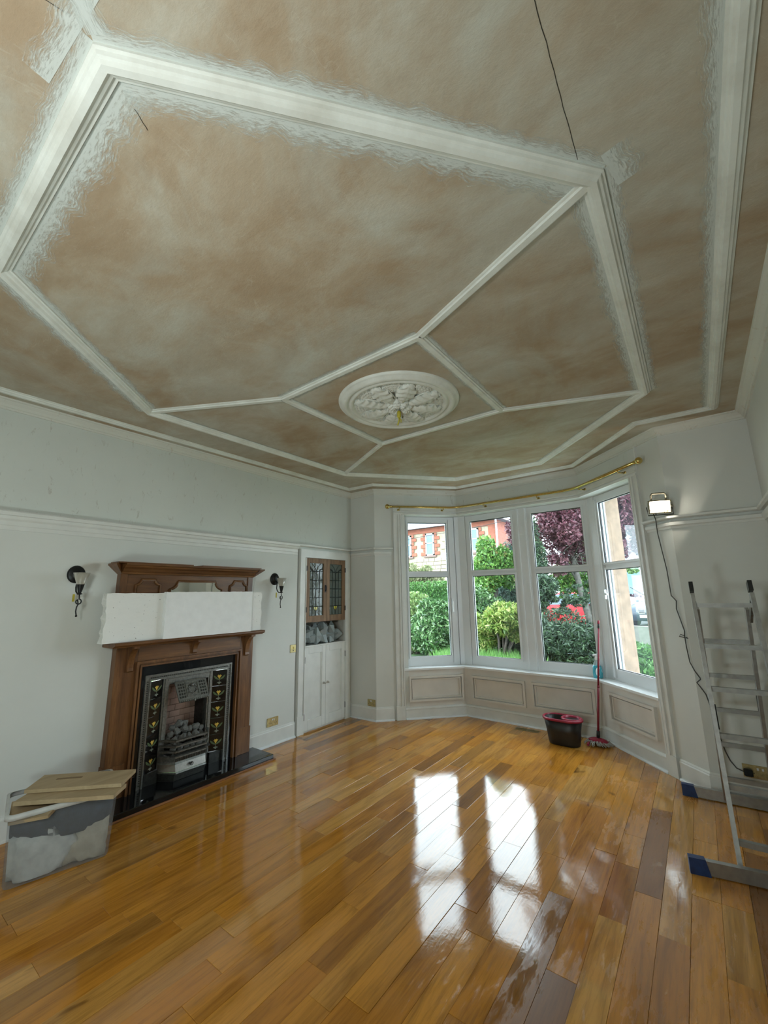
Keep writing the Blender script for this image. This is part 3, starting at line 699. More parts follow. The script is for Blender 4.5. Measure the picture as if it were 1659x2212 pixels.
m = MB(); n = len(o_); m.add([(FX + .064, a, b) for a, b in o_] + [(FX + .050, a, b) for a, b in o_], [tuple(range(n)), tuple(range(2 * n - 1, n - 1, -1))] + [(i, n + i, n + (i + 1) % n, (i + 1) % n) for i in range(n)]); m.build('mirror', MMIR.m, fs)

# cast iron insert
ins_ = thing('fireplace_insert', 'black cast iron fireplace insert with yellow flower tiles and steel grate', 'fireplace insert', (FX, 2.09, .05))
MIRON = plain('blackened_iron', rgb(0.045, 0.046, 0.042), 0.38, 0.7, 0.3, 40, 0.3, 90)
MIRONL = plain('brushed_cast_iron', rgb(0.20, 0.20, 0.185), 0.38, 0.85, 0.25, 60, 0.3, 120)
MSLATE = plain('black_slate', rgb(0.006, 0.007, 0.009), 0.3, 0, 0.2, 20)
MTILE = plain('black_glazed_tile', rgb(0.008, 0.007, 0.006), 0.09, 0, 0.3, 20)
MPETAL = plain('yellow_petal_glaze', rgb(0.62, 0.42, 0.08), 0.2, 0, 0.2, 90)
MLEAFG = plain('green_leaf_glaze', rgb(0.10, 0.14, 0.07), 0.2, 0, 0.2, 90)
MSTEMG = plain('grey_scroll_glaze', rgb(0.20, 0.22, 0.18), 0.2, 0, 0.1, 90)
def ib(y0, y1, z0, z1, d0, d1, nm, mat, ch=0): 
    m = MB(); m.box(FX + d0, y0, z0, FX + d1, y1, z1, ch=ch); return m.build(nm, mat, ins_)
m = MB()
m.box(FX + .01, 1.645, .05, FX + .062, 1.69, .985); m.box(FX + .01, 2.49, .05, FX + .062, 2.53, .985); m.box(FX + .01, 1.69, .907, FX + .062, 2.49, .985); m.build('slate_border', MSLATE, ins_)
m = MB()
for a, b, dd in ((0, .012, .075), (.012, .036, .066), (.036, .048, .073)):
    m.box(FX + .01, 1.69 + a, .05, FX + dd, 1.69 + b, .907 - a); m.box(FX + .01, 2.49 - b, .05, FX + dd, 2.49 - a, .907 - a); m.box(FX + .01, 1.69 + b, .907 - b, FX + dd, 2.49 - b, .907 - a)
m.build('iron_frame', MIRONL, ins_)
m = MB()   # pierced ornament on the frame
for k in range(42):
    y = 1.735 + k * .0172; m.box(FX + .066, y, .877, FX + .0705, y + .009, .886)
for k in range(46):
    zz = .075 + k * .0172; m.box(FX + .066, 1.708, zz, FX + .0705, 1.717, zz + .009); m.box(FX + .066, 2.463, zz, FX + .0705, 2.472, zz + .009)
o = m.build('frame_ornament', MIRON, ins_); o['kind'] = 'stuff'
# splayed tiles
def splay(y, side):   # depth x of the splayed slip
    t = (y - 1.738) / .124 if side < 0 else (2.442 - y) / .124
    return FX + .070 - .05 * t
def tile(side, k):
    ya, yb = (1.740, 1.861) if side < 0 else (2.319, 2.440); z0, z1 = .145 + k * .1415, .145 + k * .1415 + .1402
    m = MB(); xa, xb = splay(ya, side), splay(yb, side)
    m.add([(xa - .012, ya, z0), (xb - .012, yb, z0), (xb - .012, yb, z1), (xa - .012, ya, z1), (xa, ya, z0), (xb, yb, z0), (xb, yb, z1), (xa, ya, z1)], [(0, 3, 2, 1), (4, 5, 6, 7), (0, 1, 5, 4), (1, 2, 6, 5), (2, 3, 7, 6), (3, 0, 4, 7)])
    T = m.build('flower_tile', MTILE, ins_)
    yc, zc = (ya + yb) / 2, (z0 + z1) / 2
    def pt(a, b, e=.0012): return (splay(yc + a, side) + e, yc + a, zc + b)
    def poly(nm, outl, mat):
        mm = MB(); n = len(outl); mm.add([pt(a, b) for a, b in outl] + [pt(a, b, -.001) for a, b in outl], [tuple(range(n)), tuple(range(2 * n - 1, n - 1, -1))] + [(i, n + i, n + (i + 1) % n, (i + 1) % n) for i in range(n)])
        return mm
    a = poly('', [(0, -.012), (.008, .004), (.020, .022), (.012, .020), (.009, .030), (0, .022), (-.009, .030), (-.012, .020), (-.020, .022), (-.008, .004)], MPETAL); a.build('petal_inlay', MPETAL, T)
    b = poly('', [(0, -.014), (.016, .000), (.034, .018), (.048, .026), (.046, .012), (.034, -.004), (.018, -.014), (.002, -.018)], MLEAFG)
    c = poly('', [(-.002, -.018), (-.018, -.014), (-.034, -.004), (-.046, .012), (-.048, .026), (-.034, .018), (-.016, .000), (0, -.014)], MLEAFG); b.add(c.v, c.f); b.build('leaf_inlay', MLEAFG, T)
    d = poly('', [(.0015, -.016), (.0015, -.036), (.014, -.038), (.020, -.046), (.008, -.046), (.004, -.056), (-.004, -.056), (-.008, -.046), (-.020, -.046), (-.014, -.038), (-.0015, -.036), (-.0015, -.016)], MSTEMG); d.build('stem_inlay', MSTEMG, T)
for side in (-1, 1):
    for k in range(5): tile(side, k)
ib(1.74, 1.861, .05, .143, .0, .05, 'lower_panel', MIRON); ib(2.319, 2.44, .05, .143, .0, .05, 'lower_panel', MIRON)
# central casting
m = MB(); 
for ya, yb in ((1.861, 1.912), (2.275, 2.319)):
    m.box(FX - .01, ya, .05, FX + .028, yb, .856); m.box(FX, ya + .014, .36, FX + .036, yb - .014, .85)
m.box(FX - .01, 1.912, .80, FX + .028, 2.275, .856); m.box(FX, 1.90, .828, FX + .036, 2.285, .846); m.build('arch_casting', MIRONL, ins_)
m = MB(); m.box(FX - .16, 1.90, .05, FX - .005, 1.925, .80); m.box(FX - .16, 2.26, .05, FX - .005, 2.285, .80); m.box(FX - .16, 1.9, .79, FX - .005, 2.285, .81); m.build('firebox_cheeks', MIRON, ins_)
# hood: tilted pierced plate
hood = MB(); yA, yB = 1.945, 2.235
A_, B_ = Vector((FX + .05, 0, .815)), Vector((FX + .145, 0, .655))
hn = Vector((.16, 0, .095)).normalized() * .008
hv = [(A_.x, yA, A_.z), (A_.x, yB, A_.z), (B_.x, yB - .01, B_.z), (B_.x, yA + .01, B_.z)]
hood.add(hv + [(p[0] - hn.x, p[1], p[2] - hn.z) for p in hv], [(3, 2, 1, 0), (4, 5, 6, 7), (0, 1, 5, 4), (1, 2, 6, 5), (2, 3, 7, 6), (3, 0, 4, 7)])
def hp_(u, v, e=0.0):  # u along y 0..1, v down 0..1
    q = A_ + (B_ - A_) * v; return (q.x + hn.x * e, yA + (yB - yA) * u, q.z + hn.z * e)
hood.build('hood_plate', MIRONL, ins_)
m = MB()
def hbox(u0, u1, v0, v1, e):
    c = [hp_(u0, v0, e), hp_(u1, v0, e), hp_(u1, v1, e), hp_(u0, v1, e)]; d = [hp_(u0, v0, .0), hp_(u1, v0, 0), hp_(u1, v1, 0), hp_(u0, v1, 0)]
    m.add(c + d, [(3, 2, 1, 0), (4, 5, 6, 7), (0, 4, 5, 1), (1, 5, 6, 2), (2, 6, 7, 3), (3, 7, 4, 0)])
m2_ = m
hbox(.03, .97, .02, .06, .5); hbox(.03, .97, .88, .91, .5); hbox(.30, .70, .12, .17, .6); hbox(.30, .70, .74, .79, .6); hbox(.30, .33, .17, .74, .6); hbox(.67, .70, .17, .74, .6)
for k in range(16): hbox(.03 + k * .059, .03 + k * .059 + .035, .93, 1.0, .6)
m.build('hood_ribs', MIRONL, ins_)
m = MB()
for side in (0, 1):
    for i in range(3):
        for j in range(5):
            u = (.07 if side == 0 else .74) + i * .073; v = .14 + j * .148; hbox(u, u + .045, v, v + .09, .25)
m.build('hood_piercings', MIRON, ins_)['kind'] = 'stuff'
m = MB()
for k in range(9):
    a = k / 9 * 2 * math.pi; c = hp_(.5 + .10 * math.cos(a), .45 + .20 * math.sin(a), .8); d = hp_(.5 + .15 * math.cos(a + .5), .45 + .25 * math.sin(a + .5), .6); m.tube([c, d], .004, 5)
m.ball(hp_(.5, .3, 1.2), .012, 8); m.ball(hp_(.5, 1.02, .3), .010, 8); m.build('hood_scrollwork', MIRONL, ins_)['kind'] = 'stuff'
# firebrick back with joints
MBRICK = plain('pale_firebrick', rgb(0.33, 0.215, 0.17), 0.85, 0, 0.15, 12, 0.4, 60)
MSOOT = plain('sooty_mortar', rgb(0.045, 0.035, 0.03), 0.9)
m = MB(); m.box(FX - .19, 1.90, .05, FX - .165, 2.285, .80); m.build('firebox_back', MSOOT, ins_)
bk = bpy.data.meshes.new('firebrick'); b_ = MB(); b_.box(0, 0, 0, .016, .096, .050, ch=.002); bk.from_pydata(b_.v, [], b_.f); bk.materials.append(MBRICK)
b2_ = MB(); b2_.box(0, 0, 0, .016, .047, .050, ch=.002); bk2 = bpy.data.meshes.new('firebrick'); bk2.from_pydata(b2_.v, [], b2_.f); bk2.materials.append(MBRICK)
for r in range(10):
    y = 1.925; k = 0
    while y < 2.255:
        half = (r % 2 == 1 and k == 0) or y + .096 > 2.262
        o = bpy.data.objects.new('firebrick', bk2 if half else bk); COL.objects.link(o); o.parent = ins_
        o.location = (FX - .166 - FX, y - 2.09, .30 + r * .0525 - .05 - .03); y += .049 if half else .098; k += 1
# grate: bowed bars
def bow(z, h, d, e=0.0, nm='grate_bar', mat=MIRONL, tilt=0):
    p = [(FX + .030, 1.868), (FX + .15 + e, 1.95), (FX + .15 + e, 2.215), (FX + .030, 2.30)]
    mm = MB(); P = [Vector((b, -a)) for a, b in p]
    outs = offset_path([Vector((y, x_)) for x_, y in [(a, b) for a, b in p]], 0)
    path = [Vector((a, b)) for a, b in p]
    f = offset_path(path, d / 2); g = offset_path(path, -d / 2)
    rings = [[(f[i].x, f[i].y, z), (g[i].x, g[i].y, z), (g[i].x + tilt * 0, g[i].y, z + h * .6), ((f[i].x + g[i].x) / 2, (f[i].y + g[i].y) / 2, z + h), (f[i].x, f[i].y, z + h * .6)] for i in range(4)]
    mm.ringsweep(rings, True, False, True); return mm.build(nm, mat, ins_)
for z_ in (.350, .308, .266, .224): bow(z_, .018, .022)
def bowsheet(z0, z1, e0, e1, nm, mat, t=.006):
    def pth(e): return [Vector((FX + .030 + e * .3, 1.862)), Vector((FX + .15 + e, 1.95)), Vector((FX + .15 + e, 2.215)), Vector((FX + .030 + e * .3, 2.306))]
    a, b = pth(e0), pth(e1); rings = [[(a[i].x, a[i].y, z0), (b[i].x, b[i].y, z1), (b[i].x - t, b[i].y, z1), (a[i].x - t, a[i].y, z0)] for i in range(4)]
    m = MB(); m.ringsweep(rings, True, False, True); return m.build(nm, mat, ins_)
bowsheet(.196, .224, 0, 0, 'fluted_band', MIRONL); 
m = MB()
for k in range(18): yy = 1.955 + k * .0148; m.box(FX + .150, yy, .198, FX + .156, yy + .006, .222)
m.build('band_flutes', MIRON, ins_)
bowsheet(.180, .194, .012, .004, 'ash_cover_rim', MIRONL); bowsheet(.125, .180, .022, .008, 'ash_cover', MCHROME); bowsheet(.112, .124, .03, .026, 'ash_cover_foot', MIRONL)
bowsheet(.052, .112, .0, .0, 'ash_pan_front', MIRON)
m = MB(); m.tube([(FX + .185, 2.08 + .012 * math.cos(a), .158 + .012 * math.sin(a)) for a in [i * math.pi / 5 for i in range(10)]], .0035, 6, closed=True); m.ball((FX + .175, 2.08, .160), .010, 8); m.build('ash_cover_knob', MIRON, ins_)
m = MB(); m.box(FX - .16, 1.92, .235, FX + .13, 2.27, .25); 
for k in range(7): m.box(FX - .16, 1.93 + k * .05, .25, FX + .13, 1.945 + k * .05, .262)
m.build('fire_bed', MIRON, ins_)
# coals
MCOAL = plain('ceramic_coal', rgb(0.14, 0.14, 0.13), 0.8, 0, 0.45, 30, 0.6, 60)
rc = random.Random(21)
def coal_mesh(seed):
    rr = random.Random(seed); b = MB(); b.ball((0, 0, 0), 1, 8); v = []
    for p in b.v:
        q = Vector(p); k = 1 + .22 * math.sin(q.x * 3 + seed) * math.cos(q.y * 4 + seed * 2) + rr.uniform(-.13, .13); v.append(tuple(q * k))
    me = bpy.data.meshes.new('coal'); me.from_pydata(v, [], b.f); me.materials.append(MCOAL); return me
cms = [coal_mesh(i) for i in range(5)]
spots = []
for (dx, y, zz, r) in ((.10, 1.955, .285, .027), (.10, 2.01, .288, .028), (.11, 2.065, .29, .027), (.10, 2.12, .288, .026), (.105, 2.175, .287, .028), (.09, 2.225, .285, .024), (.07, 1.975, .335, .034), (.075, 2.04, .345, .036), (.07, 2.10, .345, .030), (.07, 2.16, .350, .033), (.06, 2.215, .335, .030),
                       (.03, 1.955, .385, .028), (.035, 2.01, .400, .034), (.03, 2.075, .405, .034), (.02, 2.13, .395, .030), (.02, 2.185, .395, .032), (.02, 2.235, .375, .026), (-.02, 2.05, .445, .034), (-.025, 2.105, .435, .028), (-.03, 2.0, .42, .028), (.0, 1.95, .335, .03), (0, 2.2, .34, .03), (0, 2.1, .34, .03), (0, 2.02, .33, .03), (-.05, 2.15, .36, .03), (-.05, 2.07, .37, .03), (-.05, 1.98, .35, .03), (-.08, 2.1, .3, .035), (-.05, 2.23, .31, .03), (-.02, 1.97, .285, .026), (-.02, 2.06, .288, .028), (-.02, 2.15, .288, .028)):
    spots.append((dx, y, zz, r))
for i, (dx, y, zz, r) in enumerate(spots):
    o = bpy.data.objects.new('coal', cms[i % 5]); COL.objects.link(o); o.location = (FX + dx, y, zz)
    o.scale = (r, r * rc.uniform(.95, 1.15), r * rc.uniform(.85, 1.0)); o.rotation_euler = (rc.uniform(0, 6), rc.uniform(0, 6), rc.uniform(0, 6))
    tag(o, 'grey coal lump heaped in the fireplace grate', 'coal', 'coals heaped in the grate')
# hearth
m = MB(); m.box(FX, 1.425, 0.001, FX + .345, 2.815, .05, ch=.004)
tag(m.build('hearth_slab', MSLATE), 'polished black stone hearth slab in front of the fireplace', 'hearth'); 
MSLATE.node_tree.nodes['Principled BSDF'].inputs['Roughness'].default_value = .06
m = MB(); m.box(FX + .345, 1.41, 0, FX + .362, 2.832, .014, ch=.003); m.box(FX + .02, 2.815, 0, FX + .345, 2.832, .014, ch=.003)
m.build('trim_16', wood('hearth_edging', rgb(.16, .06, .02), rgb(.30, .13, .05), rgb(.4, .19, .08), 'Y'), kind='structure')

# plaster slabs on the shelf
def slab_mat():
    M = Mat('white_speckled_slab'); v = M.coords(); n1 = M.noise(v, 60, 2, 0.5); n2 = M.noise(M.coords((1, 1, 3)), 6, 6, .7)
    c = M.ramp(n2, [(0.4, rgb(.82, .82, .79)), (0.62, rgb(.80, .80, .77)), (.74, rgb(.55, .55, .53))])
    c = M.mix(M.ramp(n1, [(0.25, rgb(1, 1, 1)), (0.29, rgb(0, 0, 0))]), c, rgb(.22, .22, .20)); M.col(c); M.set(Roughness=.8); M.bump(M.noise(v, 120, 4, .7), .3, .002); return M.m
MSLAB = slab_mat()
MSLABF = plain('white_fresh_slab', rgb(.84, .85, .85), .8, 0, .03, 14, .2, 120)
def rough_slab(nm, x0, x1, y0, y1, z0, z1, mat, seed, amp=.006):
    rr = random.Random(seed); m = MB(); ny, nz_ = 40, 14
    def gr(x, sgn):
        vs = []
        for i in range(ny + 1):
            for j in range(nz_ + 1):
                y = y0 + (y1 - y0) * i / ny; z = z0 + (z1 - z0) * j / nz_
                e = amp if (i in (0, ny)) else 0
                vs.append((x, y + rr.uniform(-e, e), z if j < nz_ else z - rr.uniform(0, .004)))
        return vs
    a, b = gr(x1, 1), gr(x0, -1); W = nz_ + 1; n = len(a)
    fs = [(i * W + j, (i + 1) * W + j, (i + 1) * W + j + 1, i * W + j + 1) for i in range(ny) for j in range(nz_)]
    fs += [(n + i * W + j + 1, n + (i + 1) * W + j + 1, n + (i + 1) * W + j, n + i * W + j) for i in range(ny) for j in range(nz_)]
    for i in range(ny): fs += [(i * W, n + i * W, n + (i + 1) * W, (i + 1) * W), (i * W + nz_, (i + 1) * W + nz_, n + (i + 1) * W + nz_, n + i * W + nz_)]
    for j in range(nz_): fs += [(j, j + 1, n + j + 1, n + j), (ny * W + j, n + ny * W + j, n + ny * W + j + 1, ny * W + j + 1)]
    m.add(a + b, fs); return m.build(nm, mat)
tag(rough_slab('plaster_slab', FX + .115, FX + .197, 1.298, 2.712, 1.2035, 1.580, MSLAB, 4, .008), 'long dirty white slab with rough ends leaning along the mantel shelf', 'slab')
tag(rough_slab('plaster_slab', FX + .199, FX + .237, 1.722, 2.570, 1.2035, 1.588, MSLABF, 5, .004), 'shorter clean white slab in front of the long one on the mantel', 'slab')

# ------------------------------------------------------------------ wall sconces
MWIRON = plain('black_wrought_iron', rgb(0.018, 0.019, 0.02), 0.4, 0.5, .3, 40)
Mf = Mat('frosted_amber_shade'); Mf.col(rgb(.48, .45, .38)); Mf.set(Roughness=.35, Transmission_Weight=.25); MFROST = Mf.m
SY, SZ = 1.135, 1.725
sc = thing('wall_sconce', 'black iron wall sconce with frosted cone shade left of the fireplace', 'wall lamp', (WX0, SY, SZ), 'sconces beside the fireplace')
m = MB(); m.lathe([(.060, 0), (.060, .008), (.052, .016), (.040, .018), (.034, .028), (.015, .034), (.001, .035)], (WX0, SY, SZ), (1, 0, 0), 24, sy=1.12); m.build('backplate', MWIRON, sc)
SX = WX0 + .125
m = MB(); pts = [(WX0 + .03, SY, SZ - .02), (WX0 + .05, SY, SZ - .05), (WX0 + .048, SY - .004, SZ - .10), (WX0 + .06, SY - .004, SZ - .13), (WX0 + .085, SY, SZ - .150), (SX, SY, SZ - .150)]; m.tube(pts, .0055, 8); m.build('arm', MWIRON, sc)
m = MB(); m.lathe([(.004, -.004), (.018, 0), (.018, .006), (.010, .009), (.013, .02), (.026, .075), (.027, .078)], (SX, SY, SZ - .152), (0, 0, 1), 20); m.build('cup', MWIRON, sc)
m = MB(); m.lathe([(.024, 0), (.052, .085), (.0535, .085), (.0255, -.001)], (SX, SY, SZ - .078), (0, 0, 1), 24, caps=False); m.build('lamp_shade', MFROST, sc)
m = MB(); zc = SZ - .205; pts = [(SX, SY, SZ - .155), (SX, SY + .002, SZ - .182)] + [(SX, SY + .017 * math.sin(a), zc + .019 * math.cos(a)) for a in [i * math.pi / 6 for i in range(12)]] + [(SX, SY, zc - .019), (SX, SY - .008, zc - .04), (SX, SY - .010, zc - .07), (SX, SY - .004, zc - .10)]
m.tube(pts, .0045, 7); m.ball((SX, SY - .004, zc - .104), .008, 8); m.build('curled_tail', MWIRON, sc)
m = MB(); m.box(WX0 + .058, SY - .022, SZ - .205, WX0 + .062, SY - .008, SZ - .150); m.build('tape_tab', MYEL, sc)
copy_tree(sc, (WX0, SY + 1.888, SZ + .002), 'black iron wall sconce with frosted cone shade between fireplace and cupboard')

# ------------------------------------------------------------------ cupboard
cb = thing('press_cupboard', 'built-in white press cupboard with leaded glass doors above and panelled doors below', 'cupboard', (WX0, 3.83, 0))
def cbx(y0, y1, z0, z1, d0, d1, nm, mat=MTRIM, par=None, ch=0.0):
    m = MB(); m.box(WX0 + d0, y0, z0, WX0 + d1, y1, z1, ch=ch); return m.build(nm, mat, par or cb)
cbx(3.392, 3.470, .20, 2.10, 0, .022, 'jamb'); cbx(4.190, 4.285, .20, 2.10, 0, .022, 'jamb'); cbx(3.470, 4.190, 2.002, 2.10, 0, .022, 'head_board')
cbx(3.385, 3.482, 0, .20, 0, .028, 'plinth_block'); cbx(4.188, 4.29, 0, .20, 0, .026, 'plinth_block')
cbx(3.474, 3.482, .20, 2.0, .0, .030, 'edge_bead'); cbx(4.18, 4.188, .20, 2.0, .0, .030, 'edge_bead')
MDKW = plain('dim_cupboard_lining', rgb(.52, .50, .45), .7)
m = MB(); x0 = WX0 - .34
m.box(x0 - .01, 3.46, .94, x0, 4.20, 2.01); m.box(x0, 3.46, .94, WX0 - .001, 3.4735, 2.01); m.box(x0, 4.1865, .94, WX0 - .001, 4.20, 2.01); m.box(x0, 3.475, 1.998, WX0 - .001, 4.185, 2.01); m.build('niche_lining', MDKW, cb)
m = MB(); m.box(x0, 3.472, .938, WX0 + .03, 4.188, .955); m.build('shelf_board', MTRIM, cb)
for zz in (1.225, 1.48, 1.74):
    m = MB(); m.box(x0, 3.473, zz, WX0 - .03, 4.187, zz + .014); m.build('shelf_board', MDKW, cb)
MCAME = plain('lead_came', rgb(.03, .035, .035), .5, .5)
Mg = Mat('dark_leaded_glass'); Mg.col(rgb(.16, .20, .18)); Mg.set(Roughness=.08, Alpha=.6, IOR=1.5); gv = Mg.coords(); Mg.bump(Mg.noise(gv, 14, 2), .25, .01); MLGL = Mg.m
Mg = Mat('pale_leaded_glass'); Mg.col(rgb(.45, .45, .5)); Mg.set(Roughness=.15, Transmission_Weight=.3); MLGP = Mg.m
MHEART = plain('yellow_heart_glass', rgb(.62, .56, .08), .15)
def upper_door(y0, y1, handle_side):
    z0, z1 = 1.222, 1.998; sx = .055
    D = bpy.data.objects.new('door', None); COL.objects.link(D); D.parent = cb; D.location = (0, (y0 + y1) / 2 - 3.83, z0); D['_abs'] = [WX0, (y0 + y1) / 2, z0]
    def q(a, b, c, d, d0, d1, nm, mat, ch=.0015): m = MB(); m.box(WX0 + d0, a, c, WX0 + d1, b, d, ch=ch); o = m.build(nm, mat, D); return o
    q(y0, y0 + sx, z0, z1, .0, .024, 'stile', MPINE); q(y1 - sx, y1, z0, z1, .0, .024, 'stile', MPINE)
    q(y0 + sx, y1 - sx, z0, z0 + .075, 0, .023, 'rail', MPINE); q(y0 + sx, y1 - sx, z1 - .06, z1, 0, .023, 'rail', MPINE)
    ya, yb, za, zb = y0 + sx, y1 - sx, z0 + .075, z1 - .06
    q(ya, yb, za, zb, .006, .009, 'glass', MLGL, 0)
    m = MB(); xg = WX0 + .010; w_, h_ = yb - ya, zb - za
    for k in (1, 2, 3): m.tube([(xg, ya + w_ * k / 4, za), (xg, ya + w_ * k / 4, zb - (h_ * .12 if k != 2 else h_ * .14))], .0042, 6)
    for k in range(1, 6): m.tube([(xg, ya, za + h_ * .86 * k / 5.1), (xg, yb, za + h_ * .86 * k / 5.1)], .0042, 6)
    for sg in (-1, 1):
        cy = (ya + yb) / 2
        m.tube([(xg, cy + sg * w_ * .5 * math.sin(t * math.pi / 2) * (1 - .0 * t), zb - h_ * .17 + h_ * .16 * (1 - math.cos(t * math.pi / 2)) * (1 if t < .7 else 1)) for t in [i / 8 for i in range(9)]], .003, 6)
        m.tube([(xg, cy + sg * w_ * .30 * t, zb - h_ * .17 + h_ * .16 * t ** .6) for t in [i / 6 for i in range(7)]], .003, 6)
        m.tube([(xg, cy + sg * w_ * (.25 + .25 * t), zb - h_ * (.13 - .02 * math.sin(t * 3.1))) for t in [i / 5 for i in range(6)]], .0042, 6)
    hy, hz, hs = (ya + yb) / 2, za + .085, .033
    heart = [(hs * .062 * 16 * math.sin(t) ** 3, hs * .062 * (13 * math.cos(t) - 5 * math.cos(2 * t) - 2 * math.cos(3 * t) - math.cos(4 * t))) for t in [i * 2 * math.pi / 20 for i in range(20)]]
    m.tube([(xg, hy - a, hz + b * 1.15) for a, b in heart], .0032, 6, closed=True); m.build('lead_cames', MCAME, D)
    m = MB(); n = 20; m.add([(xg + .0005, hy + a, hz + b * 1.15) for a, b in heart] + [(xg - .002, hy + a, hz + b * 1.15) for a, b in heart], [tuple(range(n - 1, -1, -1)), tuple(range(n, 2 * n))] + [(i, (i + 1) % n, n + (i + 1) % n, n + i) for i in range(n)]); m.build('heart_glass', MHEART, D)
    cy = (ya + yb) / 2
    if handle_side:
        hy = y1 - .022
        m = MB(); m.box(WX0 + .024, hy - .012, z0 + .355, WX0 + .028, hy + .012, z0 + .445); m.tube([(WX0 + .030, hy, z0 + .435), (WX0 + .042, hy, z0 + .42), (WX0 + .040, hy, z0 + .385), (WX0 + .030, hy, z0 + .375)], .006, 8); m.build('latch', MWIRON, D)
    hh = y0 - .002 if handle_side else y1 - .004
    for zz in (z0 + .12, z1 - .16): m = MB(); m.box(WX0 + .022, hh - .004, zz, WX0 + .031, hh + .010, zz + .06); m.build('hinge', MWIRON, D)
upper_door(3.484, 3.832, True); upper_door(3.834, 4.178, False)
def lower_door(y0, y1, kn):
    z0, z1 = .022, .936
    D = bpy.data.objects.new('door', None); COL.objects.link(D); D.parent = cb; D.location = (0, (y0 + y1) / 2 - 3.83, z0); D['_abs'] = [WX0, (y0 + y1) / 2, z0]
    def q(a, b, c, d, d0, d1, nm, mat=MTRIM): m = MB(); m.box(WX0 + d0, a, c, WX0 + d1, b, d, ch=.0015); return m.build(nm, mat, D)
    s = .062; q(y0, y0 + s, z0, z1, 0, .024, 'stile'); q(y1 - s, y1, z0, z1, 0, .024, 'stile'); q(y0 + s, y1 - s, z0, z0 + .11, 0, .024, 'rail'); q(y0 + s, y1 - s, z1 - .075, z1, 0, .024, 'rail')
    q(y0 + s, y1 - s, z0 + .11, z1 - .075, 0, .010, 'panel')
    q(y0 + s, y0 + s + .012, z0 + .11, z1 - .075, .008, .018, 'panel_bead'); q(y1 - s - .012, y1 - s, z0 + .11, z1 - .075, .008, .018, 'panel_bead'); 
    ky = y1 - .03 if kn > 0 else y0 + .03
    m = MB(); m.lathe([(.013, 0), (.013, .003), (.005, .006), (.005, .016), (.011, .020), (.013, .027), (.008, .033), (.001, .034)], (WX0 + .024, ky, .50), (1, 0, 0), 14); m.build('knob', MCHROME, D)
    hh = y0 - .003 if kn > 0 else y1 - .002
    for zz in (.14, .76): m = MB(); m.box(WX0 + .018, hh, zz, WX0 + .030, hh + .006, zz + .07); m.build('hinge', MWIRON, D)
lower_door(3.484, 3.829, 1); lower_door(3.832, 4.178, -1)
# crumpled polythene in the open niche
def crumple(c, r, seed, n=26, amp=.35, freq=3.2):
    rr = random.Random(seed); ph = [rr.uniform(0, 6) for _ in range(9)]; b = MB(); b.ball((0, 0, 0), 1, n); v = []
    for p in b.v:
        q = Vector(p); f = 1
        for k in range(3):
            fr = freq * (1.7 ** k); f += amp / (1.4 ** k) * (abs(math.sin(q.x * fr + ph[3 * k]) * math.cos(q.y * fr * 1.2 + ph[3 * k + 1]) + .4 * math.sin(q.z * fr * 1.4 + ph[3 * k + 2])) - .4)
        v.append((c[0] + q.x * f * r[0], c[1] + q.y * f * r[1], c[2] + q.z * f * r[2]))
    m = MB(); m.add(v, b.f, False); return m
Mp = Mat('grey_polythene'); Mp.col(rgb(.30, .35, .36)); Mp.set(Roughness=.25, Alpha=.82); MPOLY = Mp.m
m = MB()
for i, (x_, y, zz, a, b, c) in enumerate(((WX0 - .07, 3.56, 1.045, .06, .075, .075), (WX0 - .09, 3.66, 1.06, .07, .08, .09), (WX0 - .07, 3.76, 1.055, .07, .08, .085), (WX0 - .09, 3.87, 1.055, .08, .085, .085), (WX0 - .08, 3.98, 1.06, .07, .085, .09), (WX0 - .09, 4.06, 1.045, .06, .06, .07))):
    q = crumple((x_, y, zz), (a * 1.15, b * 1.15, c * 1.1), 30 + i, 11, .9, 2.1); 
    q.v = [(min(p[0], WX0 + .02), min(max(p[1], 3.476), 4.184), min(max(p[2], .957), 1.222)) for p in q.v]; m.add(q.v, q.f)
tag(m.build('polythene_sheet', MPOLY), 'crumpled grey polythene sheeting stuffed in the open cupboard shelf', 'plastic sheet')

# ------------------------------------------------------------------ switches and sockets
def plate(nm, label, cat, c, t, n, wd, ht, kind):
    """c = centre on the wall (xyz), t tangent, n normal into the room"""
    T = thing(nm, label, cat, c); C0 = Vector(c); t = Vector((t[0], t[1], 0)).normalized(); n = Vector((n[0], n[1], 0)).normalized()
    M4 = Matrix((t, n, Vector((0, 0, 1)))).transposed().to_4x4(); M4.translation = C0
    m = MB(); m.box(-wd / 2, 0, -ht / 2, wd / 2, .010, ht / 2, M=M4, ch=.002); m.build('face_plate', MBRASSD, T)
    if kind == 'socket':
        for sx in (-wd * .25, wd * .25):
            m = MB()
            for dx, dz, ww, hh in ((0, .008, .004, .009), (-.011, -.010, .007, .004), (.011, -.010, .007, .004)): m.box(sx + dx - ww / 2, .010, dz - hh / 2, sx + dx + ww / 2, .0108, dz + hh / 2, M=M4)
            m.build('pin_holes', MDARKHOLE, T)
            m = MB(); kx = sx * .28; m.box(kx - .006, .010, .014, kx + .006, .015, .030, M=M4, ch=.001); m.build('rocker', MTRIM, T)
    else:
        m = MB(); m.box(-.007, .010, -.002, .007, .016, .020, M=M4, ch=.001); m.build('rocker', MBRASS, T)
        m = MB(); m.box(-.006, .010, -.024, .006, .012, -.012, M=M4); m.build('toggle_slot', MDARKHOLE, T)
    return T, M4
plate('light_switch', 'small brass light switch beside the cupboard', 'switch', (WX0, 3.318, .945), (0, 1), (1, 0), .078, .086, 'switch')
plate('wall_socket', 'brass double wall socket right of the fireplace above skirting', 'socket', (WX0, 3.062, .228), (0, 1), (1, 0), .146, .086, 'socket')
